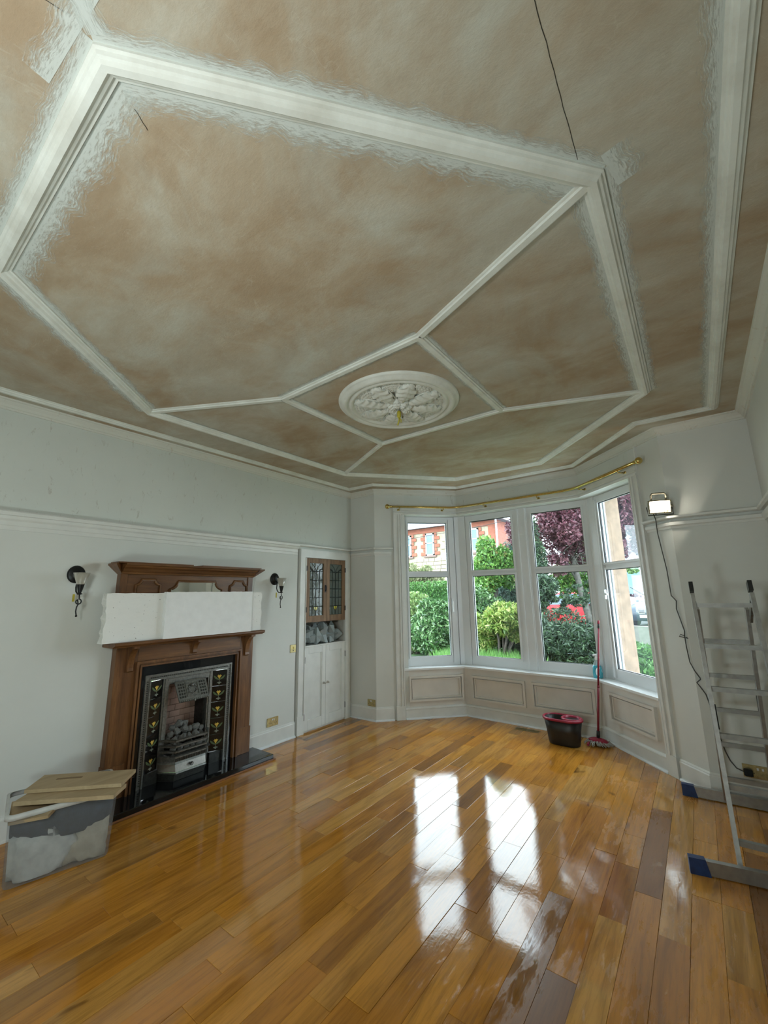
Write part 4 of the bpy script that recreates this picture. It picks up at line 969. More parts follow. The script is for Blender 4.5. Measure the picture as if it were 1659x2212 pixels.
plate('wall_socket', 'brass double wall socket in corner beside the cupboard', 'socket', (-3.475, WYL + .008, .206), (1, .02), (0, -1), .120, .080, 'socket')
T_, M4_ = plate('wall_socket', 'large brass double socket behind the ladder with plug in it', 'socket', (.185, WYR, .222), (1, 0), (0, -1), .20, .088, 'socket')
pl = thing('mains_plug', 'dark mains plug pushed into the socket behind the ladder', 'plug', (.115, WYR - .011, .215))
m = MB(); m.box(.088, WYR - .040, .190, .140, WYR - .011, .240, ch=.006); m.build('plug_body', MWIRON, pl)

# ------------------------------------------------------------------ floor vent
fv = thing('floor_vent', 'small brass floor vent grille below the bay window', 'vent', (-1.765, 5.01, 0))
Mv = Matrix.Translation((-1.765, 5.01, 0)) @ Matrix.Rotation(.02, 4, 'Z')
m = MB()
m.box(-.135, -.042, .0006, .135, -.034, .003, M=Mv); m.box(-.135, .034, .0006, .135, .042, .003, M=Mv); m.box(-.135, -.034, .0006, -.128, .034, .003, M=Mv); m.box(.128, -.034, .0006, .135, .034, .003, M=Mv); m.build('vent_frame', MBRASSD, fv)
m = MB(); m.box(-.128, -.034, .0004, .128, .034, .0012, M=Mv); m.build('vent_backing', MDARKHOLE, fv)
for k in range(9): m = MB(); m.box(-.125, -.032 + k * .0075, .0012, .0 if k % 1 else .125, -.029 + k * .0075, .003, M=Mv); m.build('vent_slat', MBRASSD, fv)
m = MB(); m.box(-.004, -.034, .0012, .004, .034, .0034, M=Mv); m.build('vent_bar', MBRASSD, fv)

# ------------------------------------------------------------------ mop bucket, mop
MBK = plain('black_plastic', rgb(.012, .013, .013), .4, 0, .4, 12); MRED = plain('red_plastic', rgb(.30, .012, .04), .35, 0, .1, 20)
MMAR = plain('maroon_handle', rgb(.22, .008, .025), .3, 0, .1, 20)
bu = thing('mop_bucket', 'oval black mop bucket with red rim and wringer under the window', 'bucket', (-1.31, 4.80, 0))
Mb = Matrix.Translation((-1.31, 4.80, 0)) @ Matrix.Rotation(-.02, 4, 'Z')
def stadium(L, W, n=10):
    pts = []
    for k in range(n + 1): a = -math.pi / 2 + math.pi * k / n; pts.append((L / 2 - W / 2 + W / 2 * math.cos(a), W / 2 * math.sin(a)))
    for k in range(n + 1): a = math.pi / 2 + math.pi * k / n; pts.append((-L / 2 + W / 2 + W / 2 * math.cos(a), W / 2 * math.sin(a)))
    return pts
def stad_ring(L, W, z): return [tuple(Mb @ Vector((a, b, z))) for a, b in stadium(L, W)]
m = MB(); m.ringsweep([stad_ring(.30, .17, 0.001), stad_ring(.31, .18, .02), stad_ring(.335, .205, .13), stad_ring(.375, .235, .245), stad_ring(.36, .22, .245), stad_ring(.32, .19, .13), stad_ring(.29, .16, .02), stad_ring(.05, .03, .018)], True, False, True, True); m.build('bucket_body', MBK, bu)
m = MB(); m.ringsweep([stad_ring(.375, .235, .238), stad_ring(.40, .26, .236), stad_ring(.40, .26, .250), stad_ring(.385, .245, .258), stad_ring(.36, .22, .256), stad_ring(.36, .22, .240)], True, False, False, True); m.build('bucket_rim', MRED, bu)
m = MB(); rings = []
for rr_, zz in ((.102, .252), (.102, .262), (.092, .266), (.080, .262), (.074, .246), (.060, .16), (.03, .155)):
    rings.append([tuple(Mb @ Vector((.090 + rr_ * math.cos(a), rr_ * .98 * math.sin(a), zz))) for a in [i * 2 * math.pi / 24 for i in range(24)]])
m.ringsweep(rings[:5], True, False, False, True); m.build('wringer_rim', MRED, bu)
m = MB(); m.ringsweep(rings[4:], True, False, True, True); m.build('wringer_cone', MBK, bu)
mo = thing('mop', 'string mop with long maroon handle leaning in the window corner', 'mop', (-1.0, 4.93, 0))
hb, ht = Vector((-1.018, 4.955, .075)), Vector((-.905, 5.03, 1.225))
m = MB(); m.tube([hb, hb + (ht - hb) * .42], .0115, 10); m.tube([hb + (ht - hb) * .42, hb + (ht - hb) * .93], .0095, 10); m.tube([hb + (ht - hb) * .41, hb + (ht - hb) * .43], .0125, 10); m.build('handle', MMAR, mo)
m = MB(); m.tube([hb + (ht - hb) * .93, ht - (ht - hb) * .03], .0105, 10); m.build('handle_grip', MBK, mo); m = MB(); m.tube([ht - (ht - hb) * .03, ht], .0115, 10); m.build('handle_cap', MRED, mo)
m = MB(); m.tube([hb - Vector((0, 0, .01)), hb + (ht - hb) * .05], .017, 10); m.build('socket_collar', MBK, mo)
m = MB(); m.lathe([(.08, 0), (.085, .008), (.06, .022), (.02, .034)], (-1.018, 4.955, .036), (.05, -.1, 1), 18, sx=1.15, sy=.6); m.build('mop_head_plate', MRED, mo)
MSTR = plain('grey_mop_string', rgb(.42, .41, .38), .9, 0, .25, 60)
m = MB(); rs = random.Random(5)
for k in range(110):
    a = rs.uniform(0, 2 * math.pi); r0 = rs.uniform(.01, .07); r1 = r0 + rs.uniform(.04, .10); c = Vector((-1.018, 4.955, 0)); zt = rs.uniform(.03, .045)
    p0 = c + Vector((r0 * math.cos(a) * 1.1, r0 * math.sin(a) * .7, zt)); p1 = c + Vector((r1 * .8 * math.cos(a + .1), r1 * .65 * math.sin(a + .1), zt * .8 + .004)); p2 = c + Vector((r1 * math.cos(a + .2), r1 * .8 * math.sin(a + .2), .007 + rs.uniform(0, .012)))
    m.tube([p0, p1, p2], .0042, 5)
o = m.build('mop_strings', MSTR, mo); o['kind'] = 'stuff'
# spin wringer pedal peeking beside the bucket
m = MB(); m.box(-1.108, 4.86, .001, -1.085, 4.90, .03, ch=.003); m.box(-1.10, 4.80, .02, -1.082, 4.88, .04, ch=.003); m.build('wringer_pedal', MRED, bu)

# spray bottle
sb = thing('spray_bottle', 'clear spray bottle of blue cleaner on the window sill', 'spray bottle', (-1.005, 5.215, .604))
Ml = Mat('blue_cleaner'); Ml.col(rgb(.08, .55, .68)); Ml.set(Roughness=.1, Transmission_Weight=.35); MBLUE = Ml.m
Ml = Mat('clear_plastic'); Ml.col(rgb(.75, .88, .9)); Ml.set(Roughness=.1, Alpha=.35); MCLR = Ml.m
bo = (-1.005, 5.215, .604)
m = MB(); m.lathe([(.042, 0), (.048, .006), (.050, .05), (.047, .10), (.040, .13)], bo, (0, 0, 1), 20, sy=.62); m.build('liquid', MBLUE, sb)
m = MB(); m.lathe([(.0405, .131), (.032, .155), (.018, .18), (.014, .195)], bo, (0, 0, 1), 20, sy=.62, caps=False); m.build('bottle_shoulder', MCLR, sb)
MWP = plain('white_plastic', rgb(.82, .85, .86), .3)
tv = Vector((.55, -.83, 0)).normalized(); sd = Vector((.83, .55, 0))
m = MB(); m.lathe([(.016, .19), (.017, .2), (.014, .215), (.010, .222)], bo, (0, 0, 1), 14); B0 = Vector(bo)
m.tube([B0 + Vector((0, 0, .222)), B0 + Vector((0, 0, .236)), ], .014, 8); m.tube([B0 - sd * .030 + Vector((0, 0, .236)), B0 + sd * .022 + Vector((0, 0, .243))], .012, 8)
m.tube([B0 + sd * .018 + Vector((0, 0, .236)), B0 + sd * .034 + Vector((0, 0, .215)), B0 + sd * .040 + Vector((0, 0, .195))], .005, 6); m.build('trigger_head', MWP, sb)
m = MB(); c = B0 + tv * .034
for k in range(8): pass
lab = [(.034 * math.cos(a), .05 * math.sin(a) + (.0 if math.sin(a) < 0 else .0)) for a in [i * 2 * math.pi / 16 for i in range(16)]]
m.add([tuple(c + sd * a + Vector((0, 0, .065 + b))) for a, b in lab] + [tuple(c - tv * .003 + sd * a + Vector((0, 0, .065 + b))) for a, b in lab], [tuple(range(16)), tuple(range(31, 15, -1))] + [(i, 16 + i, 16 + (i + 1) % 16, (i + 1) % 16) for i in range(16)]); m.build('label', MWP, sb)
m = MB()
for a, b, r_ in ((-.012, .04, .005), (.004, .045, .006), (.016, .05, .006), (.0, .085, .004), (.014, .072, .004), (.006, .03, .005), (.016, .034, .004)):
    q = c + tv * .0006 + sd * a + Vector((0, 0, b)); m.box(-r_, -.0005, -r_, r_, .0005, r_, M=Matrix.Translation(q) @ Matrix((sd, -tv, Vector((0, 0, 1)))).transposed().to_4x4())
m.build('label_marks', MDARKHOLE, sb)

# ------------------------------------------------------------------ work light on the picture rail
wl = thing('work_light', 'lit portable floodlight standing on the picture rail beside the window', 'work light', (-.175, 4.17, 2.156))
MGREY = plain('weathered_grey_alloy', rgb(.30, .27, .20), .5, .5, .25, 60)
Ml_ = Matrix.Translation((-.175, 4.185, 2.235)) @ Matrix.Rotation(math.radians(18), 4, 'Z') @ Matrix.Rotation(math.radians(10), 4, 'X')
m = MB(); m.box(-.085, -.012, -.058, .085, .030, .058, M=Ml_, ch=.008); m.box(-.06, .03, -.045, .06, .045, .045, M=Ml_); m.build('lamp_body', MGREY, wl)
Me = Mat('lit_led_glass'); Me.nt.nodes.remove(Me.b); em = Me.n('ShaderNodeEmission'); vv = Me.coords(); ff = Me.noise(vv, 45, 4, .7)
gx = Me.n('ShaderNodeTexGradient', gradient_type='SPHERICAL'); mp_ = Me.n('ShaderNodeMapping'); tco = Me.n('ShaderNodeTexCoord'); mp_.inputs['Location'].default_value = (0, 0, -1.50); mp_.inputs['Scale'].default_value = (12.5, 9, 19)
Me.l(tco.outputs['Object'], mp_.inputs[0]); Me.l(mp_.outputs[0], gx.inputs[0])
mm_ = Me.n('ShaderNodeMath', operation='MULTIPLY_ADD'); Me.l(gx.outputs[1], mm_.inputs[0]); mm_.inputs[1].default_value = 1.6; Me.l(ff, mm_.inputs[2])
rp_ = Me.ramp(mm_.outputs[0], [(.42, rgb(.10, .08, .05)), (.55, rgb(.5, .42, .26)), (.75, rgb(1, .93, .75)), (1.0, rgb(1, 1, .95))])
Me.l(rp_, em.inputs[0]); em.inputs[1].default_value = 7.0; Me.l(em.outputs[0], Me.out.inputs['Surface'])
m = MB(); m.box(-.076, -.0155, -.050, .076, -.0125, .050, M=Ml_); m.build('lens', Me.m, wl)
m = MB(); m.tube([Ml_ @ Vector(p) for p in ((-.055, .01, .055), (-.055, .012, .10), (-.045, .012, .115), (.045, .012, .115), (.055, .012, .10), (.055, .01, .055))], .008, 8); m.build('carry_handle', MGREY, wl)
m = MB(); m.tube([Ml_ @ Vector((-.095, .01, .0)), (-.272, 4.13, 2.160), (-.272, 4.13, 2.160), Ml_ @ Vector((-.092, .0, -.072))], .003, 6)
yb_ = 2.1625
c1, c2 = Vector((-.262, 4.150, yb_)), Vector((-.085, 4.195, yb_)); m = MB(); m.tube([Ml_ @ Vector((-.094, .01, 0)), c1, c2, Ml_ @ Vector((.094, .01, 0))], .0045, 6); m.build('stand_bracket', MWIRON, wl)
m = MB(); m.lathe([(.014, 0), (.014, .014), (.009, .016)], Ml_ @ Vector((.085, .01, 0)), (math.cos(.3), math.sin(.3), 0), 10); m.build('tilt_knob', MGREY, wl)
fl = bpy.data.lights.new('work_light_beam', 'AREA'); fl.shape = 'RECTANGLE'; fl.size = .14; fl.size_y = .09; fl.energy = 9; fl.color = (1, .92, .78)
lo = bpy.data.objects.new('work_light_beam', fl); COL.objects.link(lo); lo.matrix_world = Ml_ @ Matrix.Translation((0, -.02, 0)) @ Matrix.Rotation(math.radians(90), 4, 'X')
# cable
MCAB = plain('grey_cable', rgb(.07, .07, .065), .5)
raw = [(-.226, 2.185), (-.214, 2.12), (-.218, 2.019), (-.205, 1.86), (-.192, 1.703), (-.189, 1.55), (-.188, 1.486), (-.159, 1.445), (-.165, 1.40), (-.167, 1.382), (-.15, 1.29), (-.135, 1.205), (-.140, 1.17), (-.139, 1.08), (-.132, .97), (-.11, .905), (-.083, .856), (-.082, .845), (-.108, .82), (-.09, .79), (-.062, .738), (-.045, .65), (-.03, .53), (-.017, .434), (.0, .35), (.02, .29), (.05, .245), (.085, .21)]
pts = []
for x_, z_ in raw:
    for it in range(4):
        yy = WYR if x_ > P3.x else P3.y + (P3.x - x_) * 1.012
        yy -= .008; k = yy / 4.2; xx = x_ * k
    if z_ > 2.1: yy -= .055
    pts.append((xx, yy, 1.53 + (z_ - 1.53) * k))
pts[-1] = (.100, WYR - .030, .214); pts.insert(0, tuple(Ml_ @ Vector((-.03, .0, -.062))))
ca = thing('power_cable', 'thin grey cable hanging down from the work light past the ladder', 'cable', pts[5])
m = MB(); m.tube(pts, .0040, 7); m.build('cable_run', MCAB, ca)
kx, ky, kz = pts[13]; m = MB(); m.tube([(kx, ky - .006, kz), (kx - .025, ky - .012, kz + .012), (kx - .035, ky - .010, kz - .005), (kx - .01, ky - .008, kz - .012), (kx + .03, ky - .010, kz - .02), (kx + .045, ky - .010, kz - .04), (kx + .01, ky - .008, kz - .01)], .0035, 6); m.build('cable_knot', MCAB, ca)

# ------------------------------------------------------------------ step ladder
MALU = plain('dull_aluminium', rgb(.36, .36, .345), .42, .9, .12, 30, .15, 90); MNAVY = plain('navy_plastic', rgb(.008, .03, .11), .5, 0, .3, 40)
la = thing('step_ladder', 'aluminium combination step ladder with blue feet on stabiliser bars', 'ladder', (.115, 3.73, 0))
LM = Matrix.Translation((.115, 3.73, 0)) @ Matrix.Rotation(math.radians(3), 4, 'Z')
def lbar(a, b, w_, d_, nm, mat=MALU, par=la, refx=True):
    """box bar from a to b in ladder coordinates, w_ along x, d_ across"""
    A, Bv = Vector(a), Vector(b); t = (Bv - A).normalized(); X = Vector((1, 0, 0)) if refx else Vector((0, 0, 1)); Y = t.cross(X).normalized(); X = Y.cross(t)
    vs = []
    for P in (A, Bv):
        for sx, sy in ((-1, -1), (1, -1), (1, 1), (-1, 1)): vs.append(LM @ (P + X * sx * w_ / 2 + Y * sy * d_ / 2))
    m = MB(); m.add(vs, [(3, 2, 1, 0), (4, 5, 6, 7), (0, 1, 5, 4), (1, 2, 6, 5), (2, 3, 7, 6), (3, 0, 4, 7)]); return m.build(nm, mat, par)
HT = 1.56
def fy(z): return -.495 + (z / HT) * .455
def ry(z): return .475 - (z / HT) * .44
for sx in (-.158, .158):
    lbar((sx, fy(.03), .03), (sx, fy(1.50), 1.50), .022, .062, 'stile'); lbar((sx * .86, ry(.03), .03), (sx * .86, ry(1.40), 1.40), .020, .055, 'stile')
    lbar((sx, fy(1.515), 1.515), (sx, fy(HT + .02), HT + .02), .024, .064, 'end_cap', MBK)
    lbar((sx * .93, fy(.80) + .02, .82), (sx * .93, fy(.66) + .03, .68), .016, .03, 'locking_hook', MBK); lbar((sx * .95, fy(1.38) + .03, 1.44), (sx * .93, ry(1.30) - .03, 1.32), .014, .04, 'hinge_plate', MIRONL)
    lbar((sx * .86, ry(.62), .82), (sx * .86, ry(.62) + .02, .66), .022, .03, 'locking_hook', MBK)
for z_ in (.145, .40, .655, .91, 1.165, 1.425): lbar((-.15, fy(z_), z_), (.15, fy(z_), z_), .028, .030, 'rung', refx=False)
for z_ in (.18, .43, .68, .925, 1.17): lbar((-.13, ry(z_), z_), (.13, ry(z_), z_), .028, .028, 'rung', MALU, refx=False)
def stab(y, rot, tag_):
    S = Matrix.Translation((.0, y, 0)) @ Matrix.Rotation(rot, 4, 'Z'); 
    m = MB(); m.box(-.335, -.016, .006, .305, .016, .074, M=LM @ S); m.build('stabiliser_bar', MALU, la)
    for sg in (-1, 1):
        e = -.395 if sg < 0 else .335
        poly = [(e, 0), (e + .095 * (1 if sg < 0 else 0) + (.0 if sg < 0 else .03), 0), (-.318, .080), (e, .080)] if sg < 0 else [(.255, 0), (.335, 0), (.335, .08), (.285, .08)]
        m = MB(); n = len(poly); m.add([LM @ S @ Vector((a, -.020, b)) for a, b in poly] + [LM @ S @ Vector((a, .020, b)) for a, b in poly], [tuple(range(n)), tuple(range(2 * n - 1, n - 1, -1))] + [(i, n + i, n + (i + 1) % n, (i + 1) % n) for i in range(n)]); m.build('foot', MNAVY, la)
stab(-.545, math.radians(8), 0); stab(.458, math.radians(0), 1)
for sx in (-.158, .158):
    m = MB(); p = LM @ Vector((sx, -.565, .04)); m.lathe([(.007, 0), (.005, .006)], p, (0, -1, 0), 8); m.build('bolt', MBK, la)

# ------------------------------------------------------------------ storage box with boards
Mc = Mat('translucent_box_plastic'); Mc.nt.nodes.remove(Mc.b)
tr = Mc.n('ShaderNodeBsdfTransparent'); tr.inputs[0].default_value = (.86, .88, .90, 1); dfu = Mc.n('ShaderNodeBsdfPrincipled'); dfu.inputs['Base Color'].default_value = (.62, .64, .66, 1); dfu.inputs['Roughness'].default_value = .25
mx = Mc.n('ShaderNodeMixShader'); mx.inputs[0].default_value = .15; Mc.l(tr.outputs[0], mx.inputs[1]); Mc.l(dfu.outputs[0], mx.inputs[2]); Mc.l(mx.outputs[0], Mc.out.inputs['Surface']); MBOX = Mc.m
ang = math.atan2(1.268 - .803, -3.094 + 3.197)
fA = Vector((-3.197, .80)); fB = Vector((-3.09, 1.27)); fd = (fB - fA).normalized(); bd = Vector((-fd.y, fd.x))
bc = (fA + fB) / 2 + bd * .165
BM = Matrix((Vector((fd.x, fd.y, 0)), Vector((bd.x, bd.y, 0)), Vector((0, 0, 1)))).transposed().to_4x4(); BM.translation = (bc.x, bc.y, 0)
bx = thing('storage_box', 'clear plastic storage box full of dust sheets beside the fireplace', 'box', (bc.x, bc.y, 0))
def rrect(L, W, r, z, n=4):
    pts = []
    for cx, cy, a0 in ((L / 2 - r, W / 2 - r, 0), (-L / 2 + r, W / 2 - r, 90), (-L / 2 + r, -W / 2 + r, 180), (L / 2 - r, -W / 2 + r, 270)):
        for k in range(n + 1): a = math.radians(a0 + 90 * k / n); pts.append(tuple(BM @ Vector((cx + r * math.cos(a), cy + r * math.sin(a), z))))
    return pts
m = MB(); m.ringsweep([rrect(.475, .325, .03, .004), rrect(.485, .335, .03, .02), rrect(.515, .375, .03, .36)], True, False, False, True); m.add(rrect(.475, .325, .03, .004), [tuple(range(19, -1, -1))]); m.build('box_shell', MBOX, bx)
Mc2 = plain('milky_rim_plastic', rgb(.55, .56, .55), .35)
m = MB(); m.ringsweep([rrect(.515, .375, .03, .352), rrect(.545, .405, .035, .352), rrect(.545, .405, .035, .375), rrect(.515, .375, .03, .378)], True, False, False, True); m.build('box_rim', Mc2, bx)
MSHEET = plain('dusty_white_sheet', rgb(.52, .52, .49), .85, 0, .15, 18, .5, 40); MNVB = plain('dark_blue_cloth', rgb(.02, .03, .045), .7, 0, .3, 30, .4, 60); MTANS = plain('beige_sheet', rgb(.42, .37, .29), .85, 0, .15, 18, .5, 40)
def incontent(nm, c, r, seed, mat, label, amp=.22, cat='cloth'):
    q = crumple((0, 0, 0), r, seed, 34, amp, 2.9); out = []
    for p in q.v:
        z_ = min(max(p[2] + c[2], .012), .345); hw = .228 + z_ * .055; hd = .152 + z_ * .07
        out.append(tuple(BM @ Vector((min(max(p[0] + c[0], -hw), hw), min(max(p[1] + c[1], -hd), hd), z_))))
    m = MB(); m.add(out, q.f, True); tag(m.build(nm, mat), label, cat)
incontent('dust_sheet', (-.085, -.06, .12), (.18, .14, .18), 3, MSHEET, 'crumpled dusty white sheet filling the front of the clear box', .22)
incontent('dust_sheet', (.13, -.03, .10), (.15, .15, .15), 5, MTANS, 'crumpled beige sheet in right end of the clear box', .22)
incontent('folded_cloth', (.03, .0, .26), (.30, .20, .10), 8, MNVB, 'dark blue cloth lying on top inside the clear box', .10)
def board(nm, label, pts, th, mat=MMDF, slot=None):
    T = thing(nm, label, 'board', pts[0], 'offcut boards on the storage box')
    m = MB(); top = [Vector(p) for p in pts]; nrm = (top[1] - top[0]).cross(top[3] - top[0]).normalized()
    if nrm.z < 0: nrm = -nrm; top = [top[0], top[3], top[2], top[1]]
    bot = [p - nrm * th for p in top]; m.add([tuple(p) for p in top + bot], [(0, 1, 2, 3), (7, 6, 5, 4), (0, 4, 5, 1), (1, 5, 6, 2), (2, 6, 7, 3), (3, 7, 4, 0)]); m.build('panel', mat, T)
    if slot:
        a, b, w_ = slot; a = Vector(a); b = Vector(b); t = (b - a).normalized(); n_ = nrm.cross(t) * w_ / 2; q = [a - n_, b - n_, b + n_, a + n_]
        m = MB(); m.add([tuple(p + nrm * .001) for p in q] + [tuple(p - nrm * .001) for p in q], [(0, 1, 2, 3), (7, 6, 5, 4), (0, 4, 5, 1), (1, 5, 6, 2), (2, 6, 7, 3), (3, 7, 4, 0)]); m.build('routed_slot', plain('shadowed_mdf', rgb(.22, .15, .08), .8), T)
board('offcut_board', 'pale MDF board lying flat across the top of the clear box', [(-3.30, .822, .402), (-2.915, 1.195, .402), (-3.02, 1.305, .402), (-3.40, .935, .402)], .022)
board('offcut_board', 'narrower pale MDF board with routed slot, topmost on the clear box', [(-3.375, .885, .424), (-2.99, 1.262, .424), (-3.145, 1.41, .424), (-3.545, 1.025, .424)], .020, slot=((-3.40, 1.05, .425), (-3.30, 1.155, .425), .02))
board('offcut_board', 'pale MDF board slipping down into the clear box under the others', [(-3.22, .79, .330), (-3.08, .93, .352), (-3.26, 1.09, .378), (-3.40, .84, .372)], .018)

# ------------------------------------------------------------------ outside
def leaves(nm, mat, parent, clusters, n, size, seed, flat=0.0, aspect=.45, kind='stuff'):
    """clusters: list of (centre, radii); leaf quads spread round cluster shells"""
    rg = np.random.default_rng(seed); C_ = np.array([c for c, r in clusters]); Rr = np.array([r for c, r in clusters])
    idx = rg.choice(len(clusters), n, p=(Rr.prod(1) ** .66) / (Rr.prod(1) ** .66).sum())
    d = rg.normal(size=(n, 3)); d /= np.linalg.norm(d, axis=1)[:, None]
    rad = rg.uniform(.55, 1.05, n) ** .6
    p = C_[idx] + d * Rr[idx] * rad[:, None]
    a = rg.normal(size=(n, 3)); a = a * .8 + d * .5; a[:, 2] *= (1 - flat); a /= np.linalg.norm(a, axis=1)[:, None]
    b = np.cross(a, rg.normal(size=(n, 3))); b /= np.linalg.norm(b, axis=1)[:, None]
    s = size * rg.uniform(.6, 1.3, n)[:, None]
    v = np.empty((n, 4, 3)); v[:, 0] = p - a * s; v[:, 1] = p + b * s * aspect; v[:, 2] = p + a * s; v[:, 3] = p - b * s * aspect
    v = v.reshape(-1, 3); me = bpy.data.meshes.new(nm); me.vertices.add(n * 4); me.vertices.foreach_set('co', v.ravel())
    me.loops.add(n * 4); me.loops.foreach_set('vertex_index', np.arange(n * 4)); me.polygons.add(n); me.polygons.foreach_set('loop_start', np.arange(0, n * 4, 4)); me.polygons.foreach_set('loop_total', np.full(n, 4))
    me.materials.append(mat); me.update(); me.validate()
    o = bpy.data.objects.new(nm, me); COL.objects.link(o)
    if parent is not None:
        o.parent = parent; o.location = -Vector(parent['_abs'])
    if kind: o['kind'] = kind
    return o
def blob(c, r, k, rs, lo=.3, hi=.55):
    rr = random.Random(rs); out = []
    for _ in range(k):
        d = Vector((rr.gauss(0, 1), rr.gauss(0, 1), rr.gauss(0, 1))).normalized(); q = rr.uniform(.2, .85)
        f = rr.uniform(lo, hi); out.append(((c[0] + d.x * r[0] * q, c[1] + d.y * r[1] * q, c[2] + d.z * r[2] * q), (r[0] * f, r[1] * f, r[2] * f)))
    return out
MBARK = plain('grey_brown_bark', rgb(.075, .06, .05), .9, 0, .4, 30, .6, 40)
MBARKP = plain('pale_beech_bark', rgb(.085, .078, .07), .8, 0, .4, 20, .4, 40)
GZ = 0.05
Mg_ = Mat('lawn_ground'); gv = Mg_.coords(); Mg_.col(Mg_.ramp(Mg_.noise(gv, 2.5, 6, .7), [(.35, rgb(.035, .09, .02)), (.65, rgb(.09, .18, .05))])); Mg_.set(Roughness=.9)
m = MB(); m.box(-30, 5.9, GZ - .3, 12, 13.2, GZ); m.box(-30, -6, GZ - .8, -4.6, 5.9, GZ - .5); o = m.build('lawn', Mg_.m, kind='structure')
m = MB(); m.box(-45, 13.4, GZ - .3, 20, 27, GZ + .05); m.build('street', plain('grey_tarmac', rgb(.06, .063, .067), .9, 0, .1, 6), kind='structure')
m = MB(); m.box(-30, 13.2, GZ - .1, 12, 13.4, .60); tag(m.build('garden_wall', plain('pale_coping_stone', rgb(.26, .25, .23), .9, 0, .15, 8)), 'low pale stone garden wall between lawn and street', 'wall')
def bush(nm, label, cat, loc, clusters, mat, n, size, seed, group=None, stems=5, aspect=.45, bark=None, core=None):
    T = thing(nm, label, cat, loc, group)
    leaves('foliage', mat, T, clusters, n, size, seed, aspect=aspect)
    m = MB(); rr = random.Random(seed)
    for c, r in clusters[:max(stems, 3)]:
        m.tube([(loc[0] + rr.uniform(-.08, .08), loc[1] + rr.uniform(-.08, .08), loc[2]), ((loc[0] + c[0]) / 2, (loc[1] + c[1]) / 2, (loc[2] + c[2]) / 2 + .1), c], [.035, .025, .012], 6)
    m.build('stems', bark or MBARK, T); return T
G1 = leafmat('laurel_leaf', [(0, rgb(.025, .085, .02)), (.4, rgb(.07, .21, .05)), (.75, rgb(.17, .36, .10)), (1, rgb(.34, .50, .22))], .25, .15)
G2 = leafmat('pieris_leaf', [(0, rgb(.10, .26, .03)), (.45, rgb(.30, .48, .05)), (.8, rgb(.58, .68, .14)), (1, rgb(.70, .62, .22))], .4)
G3 = leafmat('conifer_leaf', [(0, rgb(.012, .035, .018)), (.5, rgb(.035, .085, .04)), (.85, rgb(.07, .15, .06)), (1, rgb(.11, .21, .08))], .6, .1)
G4 = leafmat('copper_beech_leaf', [(0, rgb(.07, .015, .03)), (.5, rgb(.17, .04, .07)), (.8, rgb(.28, .09, .12)), (1, rgb(.42, .20, .24))], .4)
G5 = leafmat('maple_leaf', [(0, rgb(.05, .17, .02)), (.5, rgb(.14, .38, .04)), (.9, rgb(.30, .58, .08)), (1, rgb(.45, .35, .10))], .4)
G6 = leafmat('blue_pine_leaf', [(0, rgb(.03, .08, .07)), (.6, rgb(.08, .18, .14)), (1, rgb(.16, .29, .20))], .6, .1)
G7 = leafmat('straggly_climber_leaf', [(0, rgb(.16, .24, .06)), (.5, rgb(.32, .38, .14)), (1, rgb(.55, .50, .28))], .6)
G8 = leafmat('hedge_leaf', [(0, rgb(.05, .16, .03)), (.5, rgb(.11, .32, .05)), (1, rgb(.18, .44, .08))], .5)
G9 = leafmat('grass_blade', [(0, rgb(.08, .26, .04)), (.5, rgb(.18, .48, .07)), (1, rgb(.34, .62, .14))], .5)
bush('laurel_bush', 'large glossy green laurel bush outside the leftmost window', 'bush', (-5.2, 8.7, GZ), blob((-5.15, 8.8, .60), (.85, .8, .72), 40, 1, .22, .42), G1, 24000, .056, 1, aspect=.38)
bush('laurel_bush', 'pale new-leaved laurel bush at left edge of the leftmost window', 'bush', (-6.0, 9.3, GZ), blob((-5.95, 9.4, .85), (.6, .6, .75), 20, 2), leafmat('young_laurel_leaf', [(0, rgb(.10, .25, .05)), (.5, rgb(.28, .44, .10)), (1, rgb(.45, .55, .20))], .4), 10000, .05, 2)
bush('laurel_bush', 'laurel bush behind the yellow pieris in second window', 'bush', (-4.3, 9.3, GZ), blob((-4.25, 9.5, .9), (.75, .7, .9), 26, 3), G1, 16000, .05, 3)
bush('pieris_bush', 'yellow-tipped pieris bush in the second window', 'bush', (-3.2, 8.1, GZ), blob((-3.15, 8.2, .98), (.72, .5, .50), 26, 4, .18, .32) + blob((-3.7, 8.4, .75), (.3, .4, .5), 8, 5), G2, 12500, .062, 4, aspect=.30)
bush('dark_shrub', 'dark shady shrub under and behind the yellow pieris', 'bush', (-3.0, 8.9, GZ), blob((-3.05, 8.9, .45), (.75, .35, .45), 20, 44), G3, 9000, .05, 44)
bush('maple_tree', 'bright green maple tree rising in upper part of second window', 'tree', (-4.2, 10.2, GZ), blob((-4.15, 10.3, 2.15), (.62, .6, .85), 24, 6), G5, 12000, .055, 6)
bush('maple_tree', 'lower maple branches at right edge of the leftmost window', 'tree', (-5.0, 11.2, GZ), blob((-5.25, 11.4, 2.05), (.5, .5, .55), 16, 7), G5, 7000, .055, 7)
bush('blue_pine', 'blue-green pine at right side of the second window', 'tree', (-5.0, 14.0, GZ + .1) if False else (-4.0, 11.6, GZ), blob((-4.0, 11.7, 2.3), (.55, .5, 1.1), 26, 8) + blob((-4.45, 11.9, 1.4), (.8, .5, .7), 22, 48), G6, 24000, .06, 8, aspect=.18)
